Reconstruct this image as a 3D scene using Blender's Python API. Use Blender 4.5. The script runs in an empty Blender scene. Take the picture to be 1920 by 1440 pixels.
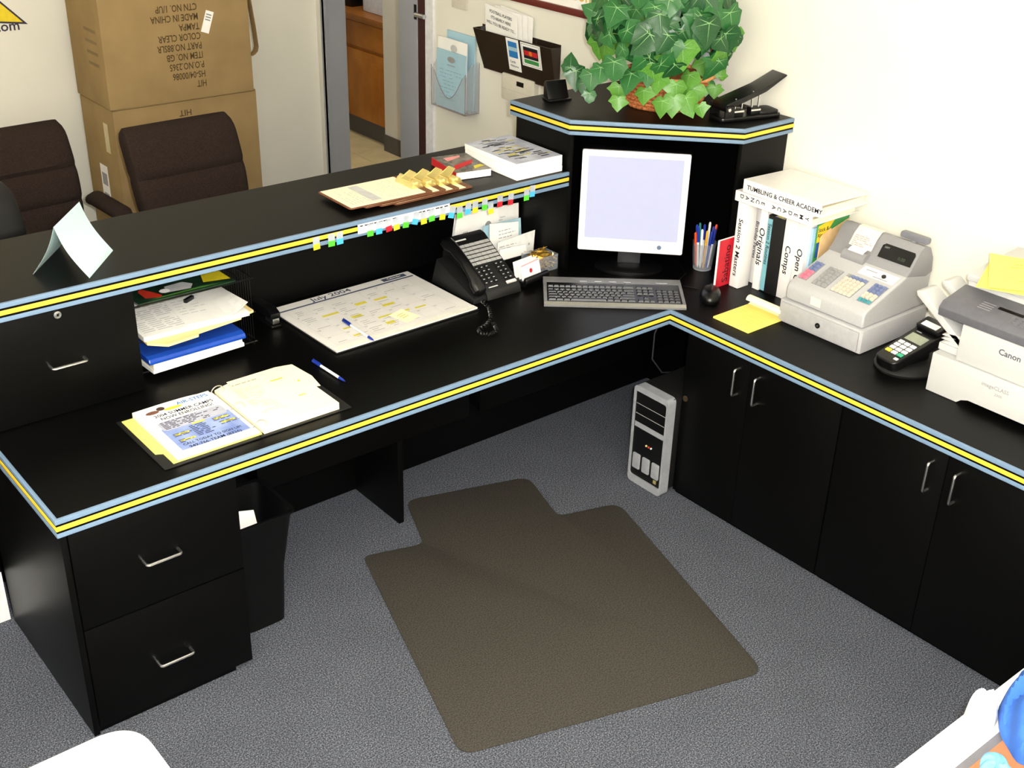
import bpy, bmesh, math, random
from mathutils import Vector, Matrix
random.seed(7)
C = bpy.context.scene.collection
S = bpy.context.scene
# ---------------------------------------------------------------- camera
CAM = Vector((-2.84183703, -2.54878055, 2.36749982))
YAW, PITCH, ROLL, F = 0.698295511, 0.480832158, 0.0297929544, 2248.01034
_cy, _sy, _cp, _sp = math.cos(YAW), math.sin(YAW), math.cos(PITCH), math.sin(PITCH)
FW = Vector((_sy*_cp, _cy*_cp, -_sp)); _r0 = Vector((_cy, -_sy, 0)); _u0 = _r0.cross(FW)
RT = math.cos(ROLL)*_r0 + math.sin(ROLL)*_u0
UP = -math.sin(ROLL)*_r0 + math.cos(ROLL)*_u0
cam = bpy.data.objects.new('camera', bpy.data.cameras.new('camera')); C.objects.link(cam)
cam.data.sensor_width = 36; cam.data.lens = 36*F/1920; cam.data.clip_start = .05
_m = Matrix((RT, UP, -FW)).transposed().to_4x4(); _m.translation = CAM
cam.matrix_world = _m; S.camera = cam
# ---------------------------------------------------------------- light
w = bpy.data.worlds.new('world'); S.world = w; w.use_nodes = True
w.node_tree.nodes['Background'].inputs[0].default_value = (1, .95, .88, 1)
w.node_tree.nodes['Background'].inputs[1].default_value = 0.05
def lamp(name, kind, loc, energy, color=(1, 1, 1), **k):
    l = bpy.data.lights.new(name, kind); l.energy = energy; l.color = color
    for a, b in k.items(): setattr(l, a, b)
    o = bpy.data.objects.new(name, l); C.objects.link(o); o.location = loc; return o
flash = lamp('camera_flash', 'POINT', CAM + RT*.07 + UP*.05 + FW*.02, 430, (1, .99, .97), shadow_soft_size=.025)
for i, (x, y) in enumerate(((-1.9, 1.6), (-1.9, -1.3), (-3.3, .2))):
    lamp('ceiling_light', 'AREA', (x, y, 2.88), 9, (1, .92, .76), shape='RECTANGLE', size=1.2, size_y=.6)
lamp('hall_light', 'AREA', (1.15, 3.6, 2.6), 20, (1, .9, .72), shape='RECTANGLE', size=.6, size_y=.6)
vs = S.view_settings
vs.view_transform = 'Standard'; vs.look = 'None'; vs.gamma = 1; vs.use_curve_mapping = False; vs.exposure = 0.0
# ---------------------------------------------------------------- helpers
AX = {'x': 0, 'y': 1, 'z': 2}
def P(px, py, ax, v):
    d = FW + RT*((px-960)/F) - UP*((py-720)/F); i = AX[ax]
    return CAM + d*((v-CAM[i])/d[i])
def lin(c):
    return tuple((v/12.92 if v <= .04045 else ((v+.055)/1.055)**2.4) for v in (c[0]/255, c[1]/255, c[2]/255)) + (1,)
MATS = {}
def M(name, rgb, rough=.5, metal=0, spec=.5, ns=40, na=.06, bump=0, bs=200, emit=0, alpha=1, trans=0, coat=0, ior=1.45, rgb2=None, detail=3):
    if name in MATS: return MATS[name]
    m = bpy.data.materials.new(name); m.use_nodes = True; nt = m.node_tree; b = nt.nodes['Principled BSDF']
    tc = nt.nodes.new('ShaderNodeTexCoord'); n = nt.nodes.new('ShaderNodeTexNoise'); n.inputs['Scale'].default_value = ns; n.inputs['Detail'].default_value = detail
    nt.links.new(tc.outputs['Object'], n.inputs['Vector'])
    r = nt.nodes.new('ShaderNodeValToRGB'); c = lin(rgb)
    if rgb2: a0, a1 = lin(rgb2), c
    else: a0 = tuple(v*(1-na) for v in c[:3])+(1,); a1 = tuple(min(1, v*(1+na)) for v in c[:3])+(1,)
    r.color_ramp.elements[0].color = a0; r.color_ramp.elements[1].color = a1
    r.color_ramp.elements[0].position = .35; r.color_ramp.elements[1].position = .65
    nt.links.new(n.outputs['Fac'], r.inputs['Fac']); nt.links.new(r.outputs['Color'], b.inputs['Base Color'])
    b.inputs['Roughness'].default_value = rough; b.inputs['Metallic'].default_value = metal
    b.inputs['Specular IOR Level'].default_value = spec; b.inputs['IOR'].default_value = ior
    b.inputs['Alpha'].default_value = alpha; b.inputs['Transmission Weight'].default_value = trans; b.inputs['Coat Weight'].default_value = coat
    if emit:
        b.inputs['Emission Color'].default_value = c; b.inputs['Emission Strength'].default_value = emit
    if bump:
        n2 = nt.nodes.new('ShaderNodeTexNoise'); n2.inputs['Scale'].default_value = bs; nt.links.new(tc.outputs['Object'], n2.inputs['Vector'])
        bm = nt.nodes.new('ShaderNodeBump'); bm.inputs['Strength'].default_value = bump; bm.inputs['Distance'].default_value = .002
        nt.links.new(n2.outputs['Fac'], bm.inputs['Height']); nt.links.new(bm.outputs['Normal'], b.inputs['Normal'])
    MATS[name] = m; return m
def carpet():
    m = bpy.data.materials.new('carpet'); m.use_nodes = True; nt = m.node_tree; b = nt.nodes['Principled BSDF']
    tc = nt.nodes.new('ShaderNodeTexCoord'); n = nt.nodes.new('ShaderNodeTexNoise'); n.inputs['Scale'].default_value = 240; n.inputs['Detail'].default_value = 4; n.inputs['Roughness'].default_value = .7
    v = nt.nodes.new('ShaderNodeTexNoise'); v.inputs['Scale'].default_value = 6
    nt.links.new(tc.outputs['Object'], n.inputs['Vector']); nt.links.new(tc.outputs['Object'], v.inputs['Vector'])
    r = nt.nodes.new('ShaderNodeValToRGB')
    e = r.color_ramp.elements; e[0].position = .36; e[0].color = lin((34, 35, 41)); e[1].position = .64; e[1].color = lin((131, 134, 144))
    x = e.new(.5); x.color = lin((76, 79, 88))
    mx = nt.nodes.new('ShaderNodeMix'); mx.data_type = 'RGBA'; mx.blend_type = 'MULTIPLY'; mx.inputs[0].default_value = .25
    nt.links.new(n.outputs['Fac'], r.inputs['Fac']); nt.links.new(r.outputs['Color'], mx.inputs[6]); nt.links.new(v.outputs['Fac'], mx.inputs[7]); nt.links.new(mx.outputs[2], b.inputs['Base Color'])
    b.inputs['Roughness'].default_value = 1; b.inputs['Specular IOR Level'].default_value = .1
    bp = nt.nodes.new('ShaderNodeBump'); bp.inputs['Strength'].default_value = .08; bp.inputs['Distance'].default_value = .003
    nt.links.new(n.outputs['Fac'], bp.inputs['Height']); nt.links.new(bp.outputs['Normal'], b.inputs['Normal'])
    return m
class MB:
    def __init__(s): s.v = []; s.f = []
    def add(s, vs, fs):
        k = len(s.v); s.v += [tuple(v) for v in vs]; s.f += [tuple(i+k for i in f) for f in fs]; return s
    def box(s, x0, y0, z0, x1, y1, z1):
        return s.add([(x, y, z) for z in (z0, z1) for y in (y0, y1) for x in (x0, x1)],
                     [(0, 2, 3, 1), (4, 5, 7, 6), (0, 1, 5, 4), (2, 6, 7, 3), (0, 4, 6, 2), (1, 3, 7, 5)])
    def cbox(s, c, d): return s.box(*[c[i]-d[i]/2 for i in range(3)], *[c[i]+d[i]/2 for i in range(3)])
    def prism(s, poly, a, b, ax='z'):
        f = {'z': lambda p, h: (p[0], p[1], h), 'y': lambda p, h: (p[0], h, p[1]), 'x': lambda p, h: (h, p[0], p[1])}[ax]
        n = len(poly)
        return s.add([f(p, a) for p in poly]+[f(p, b) for p in poly],
                     [tuple(range(n))[::-1], tuple(range(n, 2*n))]+[(i, (i+1) % n, (i+1) % n+n, i+n) for i in range(n)])
    def cyl(s, p0, p1, r0, r1=None, n=16):
        return s.tube([p0, p1], [r0, r0 if r1 is None else r1], n)
    def tube(s, pts, r, n=8, closed=False):
        pts = [Vector(p) for p in pts]; m = len(pts); rs = r if isinstance(r, (list, tuple)) else [r]*m
        vs = []; prev = None
        for i, p in enumerate(pts):
            t = (pts[min(i+1, m-1)]-pts[max(i-1, 0)])
            if t.length < 1e-9: t = Vector((0, 0, 1))
            t.normalize()
            if prev is None:
                a = t.orthogonal().normalized()
            else:
                a = prev - t*prev.dot(t)
                a = a.normalized() if a.length > 1e-6 else t.orthogonal().normalized()
            prev = a; b = t.cross(a)
            for k in range(n):
                g = 2*math.pi*k/n; vs.append(p+(a*math.cos(g)+b*math.sin(g))*rs[i])
        fs = [(i*n+k, i*n+(k+1) % n, (i+1)*n+(k+1) % n, (i+1)*n+k) for i in range(m-1) for k in range(n)]
        fs += [tuple(range(n))[::-1], tuple(range((m-1)*n, m*n))]
        return s.add(vs, fs)
    def lathe(s, prof, n=24, c=(0, 0, 0), sx=1, sy=1):
        vs = [(c[0]+sx*r*math.cos(2*math.pi*k/n), c[1]+sy*r*math.sin(2*math.pi*k/n), c[2]+z) for r, z in prof for k in range(n)]
        m = len(prof)
        fs = [(i*n+k, i*n+(k+1) % n, (i+1)*n+(k+1) % n, (i+1)*n+k) for i in range(m-1) for k in range(n)]
        fs += [tuple(range(n))[::-1], tuple(range((m-1)*n, m*n))]
        return s.add(vs, fs)
    def grid(s, fn, nu, nv, wu=False):
        vs = [fn(i/nu, j/nv) for j in range(nv+1) for i in range(nu+1)]
        return s.add(vs, [(j*(nu+1)+i, j*(nu+1)+i+1, (j+1)*(nu+1)+i+1, (j+1)*(nu+1)+i) for j in range(nv) for i in range(nu)])
    def sheet(s, fn, nu, nv, th=.0006):
        "a thin slab: fn(u,v)->top point, thickness downwards"
        n = (nu+1)*(nv+1)
        top = [Vector(fn(i/nu, j/nv)) for j in range(nv+1) for i in range(nu+1)]
        bot = [p-Vector((0, 0, th)) for p in top]
        q = lambda i, j: j*(nu+1)+i
        fs = [(q(i, j), q(i+1, j), q(i+1, j+1), q(i, j+1)) for j in range(nv) for i in range(nu)]
        fs += [tuple(x+n for x in f[::-1]) for f in fs]
        for i in range(nu): fs += [(q(i+1, 0), q(i, 0), q(i, 0)+n, q(i+1, 0)+n), (q(i, nv), q(i+1, nv), q(i+1, nv)+n, q(i, nv)+n)]
        for j in range(nv): fs += [(q(0, j), q(0, j+1), q(0, j+1)+n, q(0, j)+n), (q(nu, j+1), q(nu, j), q(nu, j)+n, q(nu, j+1)+n)]
        return s.add(top+bot, fs)
    def loft(s, loops):
        n = len(loops[0]); m = len(loops)
        return s.add([p for l in loops for p in l], [(i*n+k, i*n+(k+1) % n, (i+1)*n+(k+1) % n, (i+1)*n+k) for i in range(m-1) for k in range(n)]+[tuple(range(n))[::-1], tuple(range((m-1)*n, m*n))])
    def xf(s, m): s.v = [tuple(m @ Vector(v)) for v in s.v]; return s
    def mesh(s, name, bevel=0, smooth=False, seg=2, ang=35):
        me = bpy.data.meshes.new(name); me.from_pydata(s.v, [], s.f)
        bm = bmesh.new(); bm.from_mesh(me); bmesh.ops.remove_doubles(bm, verts=bm.verts, dist=1e-6)
        bmesh.ops.recalc_face_normals(bm, faces=bm.faces)
        if bevel:
            es = [e for e in bm.edges if len(e.link_faces) == 2 and e.calc_face_angle(0) > math.radians(ang)]
            bmesh.ops.bevel(bm, geom=es, offset=bevel, segments=seg, affect='EDGES', profile=.6, clamp_overlap=True)
        bm.to_mesh(me); bm.free()
        if smooth:
            me.polygons.foreach_set('use_smooth', [True]*len(me.polygons))
            me.set_sharp_from_angle(angle=math.radians(40))
        return me
    def build(s, name, mat, parent=None, bevel=0, smooth=False, seg=2, label=None, ang=35):
        o = bpy.data.objects.new(name, s.mesh(name, bevel, smooth or bool(bevel), seg, ang)); C.objects.link(o)
        o.data.materials.append(mat)
        if parent: o.parent = parent
        if label: o['label'] = label
        return o
def tag(o, label=None, cat=None, group=None, kind=None):
    if label: o['label'] = label
    if cat: o['category'] = cat
    if group: o['group'] = group
    if kind: o['kind'] = kind
    return o
def thing(name, label, cat, loc=(0, 0, 0), rz=0, group=None, rx=0, ry=0):
    o = bpy.data.objects.new(name, None); C.objects.link(o); o.empty_display_size = .05
    o.location = loc; o.rotation_euler = (rx, ry, rz); return tag(o, label, cat, group)
def struct(o): o['kind'] = 'structure'; return o
def clone(o, parent=None):
    c = o.copy(); C.objects.link(c)
    if parent is not None: c.parent = parent
    for ch in list(o.children): clone(ch, c)
    return c
class Pl:
    "a plane to print on: origin, unit right and up; p(u,v,h) in metres"
    def __init__(s, o, r, u): s.o = Vector(o); s.r = Vector(r).normalized(); s.u = Vector(u).normalized(); s.n = s.r.cross(s.u)
    def p(s, u, v, h=0): return s.o+s.r*u+s.u*v+s.n*h
_tc = {}
def txt(parent, t, size, pl, u, v, mat, align='LEFT', sx=1, name='lettering', rot=0, h=.0008, shear=0, sp=1):
    key = (t, align, shear, sp)
    if key not in _tc:
        cu = bpy.data.curves.new('t', 'FONT'); cu.body = t; cu.size = 1; cu.align_x = align; cu.shear = shear; cu.resolution_u = 2; cu.offset = .014; cu.space_character = sp
        o = bpy.data.objects.new('t', cu); C.objects.link(o)
        dg = bpy.context.evaluated_depsgraph_get(); dg.update()
        _tc[key] = bpy.data.meshes.new_from_object(o.evaluated_get(dg)); _tc[key].name = 'lettering'
        bpy.data.objects.remove(o); bpy.data.curves.remove(cu)
    me = _tc[key].copy(); me.materials.clear(); me.materials.append(mat)
    o = bpy.data.objects.new(name, me); C.objects.link(o)
    if parent: o.parent = parent
    m = Matrix((pl.r, pl.u, pl.n)).transposed().to_4x4(); m.translation = pl.p(u, v, h)
    o.matrix_local = m @ Matrix.Rotation(rot, 4, 'Z') @ Matrix.Diagonal((size*sx, size, 1, 1)); return o
def marks(parent, pl, rects, mat, name='printed_marks', h=.0006):
    b = MB()
    for r in rects:
        if not isinstance(r[0], (tuple, list)): u0, v0, u1, v1 = r; q = [(u0, v0), (u1, v0), (u1, v1), (u0, v1)]
        else: q = r
        b.add([pl.p(a, c, h) for a, c in q], [tuple(range(len(q)))])
    o = bpy.data.objects.new(name, None and 0 or b_mesh(b, name)); C.objects.link(o); o.data.materials.append(mat)
    if parent: o.parent = parent
    return o
def b_mesh(b, name):
    me = bpy.data.meshes.new(name); me.from_pydata(b.v, [], b.f); return me
def scribble(u0, v0, u1, v1, n, hgt, rnd, fill=.75, word=.02):
    "rows of small word-like rectangles"
    out = []
    for i in range(n):
        v = v1-(i+.5)*(v1-v0)/n; u = u0; end = u0+(u1-u0)*(.6+.4*rnd.random())
        while u < end:
            l = word*(.5+rnd.random()); 
            if rnd.random() < fill: out.append((u, v-hgt/2, min(u+l, end), v+hgt/2))
            u += l+word*.3
    return out
def rpoly(pts, rs, n=5):
    "round the corners of a polygon; rs radius or list"
    out = []; m = len(pts)
    for i in range(m):
        p = Vector(pts[i][:2]).to_3d(); a = Vector(pts[i-1][:2]).to_3d(); b = Vector(pts[(i+1) % m][:2]).to_3d()
        r = rs[i] if isinstance(rs, (list, tuple)) else rs
        if r <= 0: out.append((p.x, p.y)); continue
        d1 = (a-p).normalized(); d2 = (b-p).normalized()
        p1 = p+d1*r; p2 = p+d2*r
        for k in range(n+1):
            t = k/n; q = p1*(1-t)**2+p*2*t*(1-t)+p2*t*t; out.append((q.x, q.y))
    return out
def rrect(x0, y0, x1, y1, r, n=5): return rpoly([(x0, y0), (x1, y0), (x1, y1), (x0, y1)], r, n)
def handle(parent, c, along, out, L=.096, d=.028, r=.0042, mat=None):
    "bent wire bow handle"
    c = Vector(c); a = Vector(along); o = Vector(out); pts = [c-a*L/2]
    for k in range(5):
        t = math.pi/2*k/4; pts.append(c-a*(L/2-.008+.008*math.cos(t))+o*(d-.008+.008*math.sin(t)))
    pts2 = [c+(c-p)+2*o*((p-c).dot(o)) for p in pts][::-1]
    return MB().tube(pts+pts2, r, 8).build('handle', mat or SILVER, parent, smooth=True, label='brushed silver bow handle')
# ---------------------------------------------------------------- materials
BLACK = M('black_laminate', (4, 4, 4), .4, spec=.15, ns=300, na=.25, bump=.03, bs=500)
BLUE = M('blue_edge', (108, 132, 158), .5, ns=20, na=.03)
YEL = M('yellow_edge', (226, 192, 58), .5, ns=20, na=.03)
SILVER = M('silver', (205, 205, 205), .3, metal=1, ns=50, na=.03)
BPLA = M('black_plastic', (10, 10, 11), .3, ns=100, na=.1)
BMAT = M('black_matte_plastic', (14, 14, 15), .55, ns=100, na=.1)
WALLM = M('wall_paint', (230, 226, 213), .8, spec=.2, ns=4, na=.015, bump=.12, bs=120)
WHITE = M('white_paper', (246, 243, 238), .75, spec=.2, ns=15, na=.02)
CREAM = M('cream_paper', (250, 240, 205), .75, spec=.2, ns=15, na=.02)
MANILA = M('manila', (240, 214, 150), .75, spec=.2, ns=15, na=.03)
YPAD = M('yellow_paper', (236, 222, 116), .75, spec=.2, ns=15, na=.03)
LBLUE = M('light_blue_paper', (165, 200, 215), .75, spec=.2, ns=15, na=.03)
INK = M('black_ink', (30, 30, 34), .7, spec=.2)
GINK = M('grey_ink', (150, 150, 150), .7, spec=.2)
LGINK = M('pale_grey_ink', (196, 194, 192), .7, spec=.2)
BRINK = M('carton_ink', (78, 62, 40), .8, spec=.1)
HILITE = M('yellow_highlighter', (214, 200, 70), .7, spec=.2)
BVINYL = M('white_binder_vinyl', (238, 234, 232), .35, ns=30, na=.02)
BEIGE = M('beige_plastic', (208, 202, 186), .5, ns=60, na=.02)
REGG = M('register_grey', (176, 175, 177), .5, ns=200, na=.03, bump=.05, bs=800)
REGD = M('register_dark_grey', (138, 137, 140), .5, ns=200, na=.03)
PENB = M('pen_blue', (28, 52, 150), .35)
PENW = M('pen_white', (235, 235, 240), .35)
GOLD = M('brass', (248, 228, 150), .22, metal=.75, ns=30, na=.05)
DOORG = M('grey_door_paint', (150, 152, 158), .5, ns=6, na=.02)
GREENINK = M('green_print', (60, 140, 70), .7); REDINK = M('red_print', (190, 30, 36), .6); BLUEINK = M('blue_print', (40, 120, 190), .6)
ORANGE = M('orange_print', (226, 120, 40), .6)
ZD, T, ZC, ZH, WX = .70, .051, 1.076, 1.266, .608
# ---------------------------------------------------------------- setting
def setting():
    fl = MB().box(-4.3, -3.7, -.06, WX+.001, 3.44, 0).build('floor', carpet()); struct(fl)
    wr = MB()
    wr.box(WX, -3.7, 0, WX+.12, 2.50, 2.95); wr.box(WX, 3.22, 0, WX+.12, 3.44, 2.95); wr.box(WX, 2.50, 2.05, WX+.12, 3.22, 2.95)
    struct(wr.build('wall_right', WALLM))
    struct(MB().box(-4.3, 3.31, 0, WX-.001, 3.44, 2.95).build('wall_back', WALLM))
    struct(MB().box(-4.42, -3.7, 0, -4.3, 3.44, 2.95).build('wall_left', WALLM))
    struct(MB().box(-4.42, -3.82, 0, WX+.12, -3.7, 2.95).build('wall_front', WALLM))
    struct(MB().box(-4.42, -3.82, 2.95, 2.6, 5.6, 3.05).build('ceiling', WALLM))
    # grey steel door frame, maroon door edge and white strip by the doorway
    d = MB().box(WX-.018, 2.335, 0, WX-.0005, 2.495, 2.1).build('trim_1', DOORG, bevel=.003); struct(d)
    pl = MB().box(WX-.022, 2.338, 1.235, WX-.0185, 2.356, 1.305).build('hinge_plate', BPLA, d)
    MB().tube([(WX-.026, 2.262+.075*k/3, 1.26) for k in range(4)], .011, 10).build('hinge_pin', SILVER, d, smooth=True)
    struct(MB().box(WX-.014, 2.278, 0, WX-.0005, 2.334, 2.1).build('trim_2', M('maroon_door_edge', (58, 26, 24), .5)))
    struct(MB().box(WX-.012, 2.215, 0, WX-.0005, 2.277, 2.1).build('trim_3', M('white_trim', (225, 225, 228), .5)))
    f = MB().box(WX-.012, 3.215, 0, WX+.125, 3.235, 2.07).box(WX-.012, 3.2, 0, WX-.0005, 3.25, 2.07)
    struct(f.build('trim_4', DOORG))
    # the room beyond the doorway
    hf = MB().box(WX+.12, 1.9, -.06, 2.4, 5.4, -.012).build('floor_hall', M('grout', (150, 138, 112), .9)); struct(hf)
    tm = M('tile', (206, 190, 150), .45, ns=9, na=.08)
    me = MB().box(0, 0, -.012, .296, .296, 0).mesh('tile', .003); me.materials.append(tm)
    for i in range(6):
        for j in range(10):
            t = bpy.data.objects.new('tile', me); C.objects.link(t); t.parent = hf; t.location = (WX+.125+i*.3, 2.3+j*.3, 0)
    hw = MB().box(1.54, 2.0, 0, 1.66, 4.07, 2.95).build('wall_hall', WALLM); struct(hw)
    struct(MB().box(1.532, 2.0, .001, 1.5395, 4.075, .112).build('baseboard_hall', M('rubber_base', (92, 88, 82), .6)))
    struct(MB().box(2.3, 1.9, 0, 2.4, 5.4, 2.95).build('wall_far', WALLM)); struct(MB().box(WX+.12, 5.3, 0, 2.4, 5.4, 2.95).build('wall_end', WALLM))
    OAK = M('oak', (196, 128, 48), .4, ns=5, rgb2=(168, 100, 30), detail=8)
    OAKT = M('oak_worktop', (150, 96, 44), .35, ns=8, na=.1)
    c = thing('kitchen_cabinet', 'honey oak base cabinet on dark toe kick beyond the doorway', 'cabinet', (1.57, 4.08, 0))
    MB().box(.02, 0, .13, .6, 1.0, .795).build('body', OAK, c); MB().box(.05, 0, 0, .6, 1.0, .13).build('toe_kick', M('rubber_base', (92, 88, 82)), c)
    for y in (.02, .5):
        dr = MB().box(0, y, .145, .019, y+.46, .60).build('door', OAK, c, bevel=.004)
        MB().box(-.004, y+.06, .2, -.0005, y+.40, .545).build('raised_panel', OAK, dr, bevel=.0035)
        MB().box(0, y, .625, .019, y+.46, .785).build('drawer_front', OAK, c, bevel=.004)
    k = MB().box(-.03, -.01, .797, .62, 1.0, .84).build('worktop', OAKT, c, bevel=.004)
    o = MB().box(1.65, 4.62, .8415, 1.9, 4.85, 1.2).build('coffee_maker', BPLA, bevel=.02); tag(o, 'black appliance standing on the oak cabinet beyond the doorway', 'appliance')
    o = MB().prism(rrect(1.65, 4.2, 1.85, 4.5, .05), .8415, 1.05).build('storage_tub', M('frosted_plastic', (225, 228, 235), .3), bevel=.01); tag(o, 'pale plastic tub on the oak cabinet beyond the doorway', 'tub')
    # logo painted on the back wall
    g = thing('wall_logo', 'yellow star logo with dark outline and lettering on the back wall', 'logo', (-1.0, 3.3095, 1.2))
    pl = Pl((-1.0, 3.3095, 1.2), (1, 0, 0), (0, 0, 1)); pl.o = Vector((0, 0, 0))
    def star(k, dx=0):
        cx, cz, R_, r_ = -.3, .19, .42*k, .17*k
        a0 = math.atan2(.014-cz, .048-cx)
        return [(cx+(R_ if i % 2 == 0 else r_)*math.cos(a0+i*math.pi/5), cz+(R_ if i % 2 == 0 else r_)*math.sin(a0+i*math.pi/5)) for i in range(10)]
    MB().prism(star(.96), -.0012, 0, 'y').build('outline', M('logo_purple', (50, 40, 60), .6), g)
    MB().prism(star(.90), -.0022, -.0013, 'y').build('star', M('logo_yellow', (232, 205, 40), .6), g)
    txt(g, '.com', .064, pl, .022, -.013, M('logo_purple', (50, 40, 60)), 'RIGHT', sx=1.05, h=.001)
setting()
# ---------------------------------------------------------------- desk
def offs(path, d):
    "offset a polyline to its left by d"
    out = []
    for i, p in enumerate(path):
        p = Vector(p); n = []
        if i > 0: t = (p-Vector(path[i-1])).normalized(); n.append(Vector((-t.y, t.x)))
        if i < len(path)-1: t = (Vector(path[i+1])-p).normalized(); n.append(Vector((-t.y, t.x)))
        if len(n) == 1: q = p+n[0]*d
        else: b = (n[0]+n[1]).normalized(); q = p+b*(d/b.dot(n[0]))
        out.append((q.x, q.y))
    return out
def edge_strips(parent, path, zt):
    "three raised edge bands (blue, yellow, blue) along a path whose inside is on the left"
    inn = offs(path, .008); ou = offs(path, -.002)
    poly = list(ou)+list(inn)[::-1]
    for z1, z0, m, nm in ((0, -.0125, BLUE, 'blue_edge_band'), (-.019, -.032, YEL, 'yellow_edge_band'), (-.0385, -.051, BLUE, 'blue_edge_band')):
        MB().prism(poly, zt+z0, zt+z1+.0004*(z1 == 0)).build(nm, m, parent, bevel=.0012)
def desk():
    o = thing('worktop', 'black L-shaped desk worktop with blue and yellow striped edge', 'worktop')
    pts = [(-2.135, 0), (0, 0), (0, -1.85), (.606, -1.85), (.606, .83), (-2.135, .83)]
    MB().prism(pts, ZD-T+.001, ZD).build('top', BLACK, o)
    edge_strips(o, [(-2.135, .83), (-2.135, 0), (0, 0), (0, -1.85)], ZD)
    # drawer pedestal
    p = thing('drawer_pedestal', 'black two drawer pedestal under the free end of the worktop', 'cabinet')
    MB().box(-2.114, .022, 0.02, -1.66, .62, .647).build('body', BLACK, p)
    MB().box(-2.114, .012, 0, -1.705, .55, .019).build('toe_kick', BLACK, p)
    MB().box(-2.131, .002, 0, -2.1145, .622, .647).build('end_panel', BLACK, p, bevel=.001)
    for z0, z1, hz in ((.349, .645, .492), (.02, .345, .157)):
        d = MB().box(-2.111, .003, z0, -1.655, .0215, z1).build('drawer', BLACK, p, bevel=.0012)
        handle(d, (-1.886, .003, hz), (1, 0, 0), (0, -1, 0))
    # small drawer cabinet under the counter
    p = thing('drawer_cabinet', 'small black locking drawer cabinet standing on the worktop under the counter', 'cabinet')
    MB().box(-2.118, .521, ZD+.001, -1.68, .828, ZC-T-.001).build('body', BLACK, p)
    d = MB().box(-2.118, .5015, ZD+.004, -1.679, .5205, ZC-T-.003).build('drawer', BLACK, p, bevel=.0012)
    handle(d, (-1.889, .5015, .858), (1, 0, 0), (0, -1, 0))
    k = MB().cyl((-1.895, .5015, 1.002), (-1.895, .496, 1.002), .0105, n=20).build('lock', SILVER, d, bevel=.001)
    MB().box(-1.898, .4945, .9985, -1.892, .4957, 1.0055).build('keyway', BPLA, k)
    # raised counter
    o = thing('transaction_counter', 'long raised black counter top with blue and yellow striped edge', 'counter')
    MB().box(-2.62, .483, ZC-T+.001, -.0625, .945, ZC).build('top', BLACK, o)
    edge_strips(o, [(-2.62, .945), (-2.62, .483), (-.0625, .483)], ZC)
    p = MB().box(-2.62, .832, 0, .604, .87, ZC-T).build('counter_back_panel', BLACK); tag(p, 'black upright panel carrying the raised counter behind the worktop', 'panel')
    p = MB().box(-2.62, .632, .178, -2.1375, .66, ZC-T).build('counter_end_panel', BLACK); tag(p, 'black panel under the raised counter beyond the desk end', 'panel')
    struct(MB().box(-2.62, .634, 0, -2.1375, .83, .177).build('trim_5', M('white_trim', (225, 225, 228), .5)))
    p = MB().box(-1.655, .626, 0, .604, .645, ZD-T).build('modesty_panel', BLACK); tag(p, 'black modesty panel closing the knee space to the floor', 'panel')
    p = MB().box(-.905, .345, 0, -.884, .6255, .329).build('support_panel', BLACK, bevel=.002); tag(p, 'upright black support panel standing under the worktop by the chair mat', 'panel')
    for x0, x1, l in ((-1.425, -.607, 'long black drawer box hanging under the worktop above the support panel'), (-.558, .58, 'black drawer box hanging under the worktop beside the computer tower')):
        t = thing('under_desk_drawer', l, 'drawer', (0, 0, 0), group='drawer boxes under the worktop')
        MB().box(x0, .362, .345, x1, .6245, ZD-T-.001).build('body', BLACK, t)
        MB().box(x0, .342, .331, x1, .3615, ZD-T-.001).build('drawer_front', BLACK, t, bevel=.0015)
    # cupboards under the other arm
    for i, (y1, ym, y0) in enumerate(((-.0875, -.3685, -.73), (-.733, -1.10, -1.47))):
        t = thing('base_cabinet', ('black two door base cabinet next to the computer tower', 'black two door base cabinet under the multifunction printer')[i], 'cabinet', group='base cabinets along the wall')
        MB().box(.021, y0, 0, .604, y1, ZD-T-.001).build('body', BLACK, t)
        for a, b, hy in ((ym+.0012, y1-.001, ym+.044), (y0+.001, ym-.0012, ym-.042)):
            d = MB().box(.003, a, .02, .0205, b, ZD-T-.003).build('door', BLACK, t, bevel=.0012)
            handle(d, (.003, hy, .561), (0, 0, 1), (-1, 0, 0))
        if i == 0:
            MB().cyl((.003, -.105, .40), (.0005, -.105, .40), .011, n=16).build('cam_cap', M('brown_cap', (52, 40, 26), .5), t)
    t = MB().box(.003, -1.84, 0, .604, -1.473, ZD-T-.001).build('base_cabinet', BLACK, bevel=.001); tag(t, 'plain black end cabinet at the far end of the wall worktop', 'cabinet')
    # corner hutch
    h = thing('corner_hutch', 'black corner hutch with five-sided top and striped blue and yellow edge', 'hutch')
    xh, y1, y2, x3, y3 = -.078, .80, .474, .345, .05
    poly = [(xh, y1), (xh, y2), (x3, y3), (.606, y3), (.606, y1)]
    MB().prism(poly, ZH-T+.001, ZH).build('top', BLACK, h)
    edge_strips(h, [(xh, y1), (xh, y2), (x3, y3), (.606, y3)], ZH)
    z0, z1 = ZD+.001, ZH-T
    MB().box(-.06, .487, z0, -.042, .785, z1).build('side_panel', BLACK, h, bevel=.001)
    MB().box(.362, .068, z0, .605, .086, z1).build('side_panel', BLACK, h, bevel=.001)
    MB().box(-.042, .767, z0, .605, .785, z1).build('back_panel', BLACK, h); MB().box(.587, .086, z0, .605, .767, z1).build('back_panel', BLACK, h)
    p = MB().box(.585, -.086, 0, .604, .6255, ZD-T-.001).build('knee_panel', BLACK); tag(p, 'black panel lining the wall behind the computer tower', 'panel')
    # carpet mat
    m = M('chair_mat', (71, 67, 61), .55, spec=.25, ns=240, rgb2=(37, 35, 32), detail=4, bump=.06, bs=230)
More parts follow.
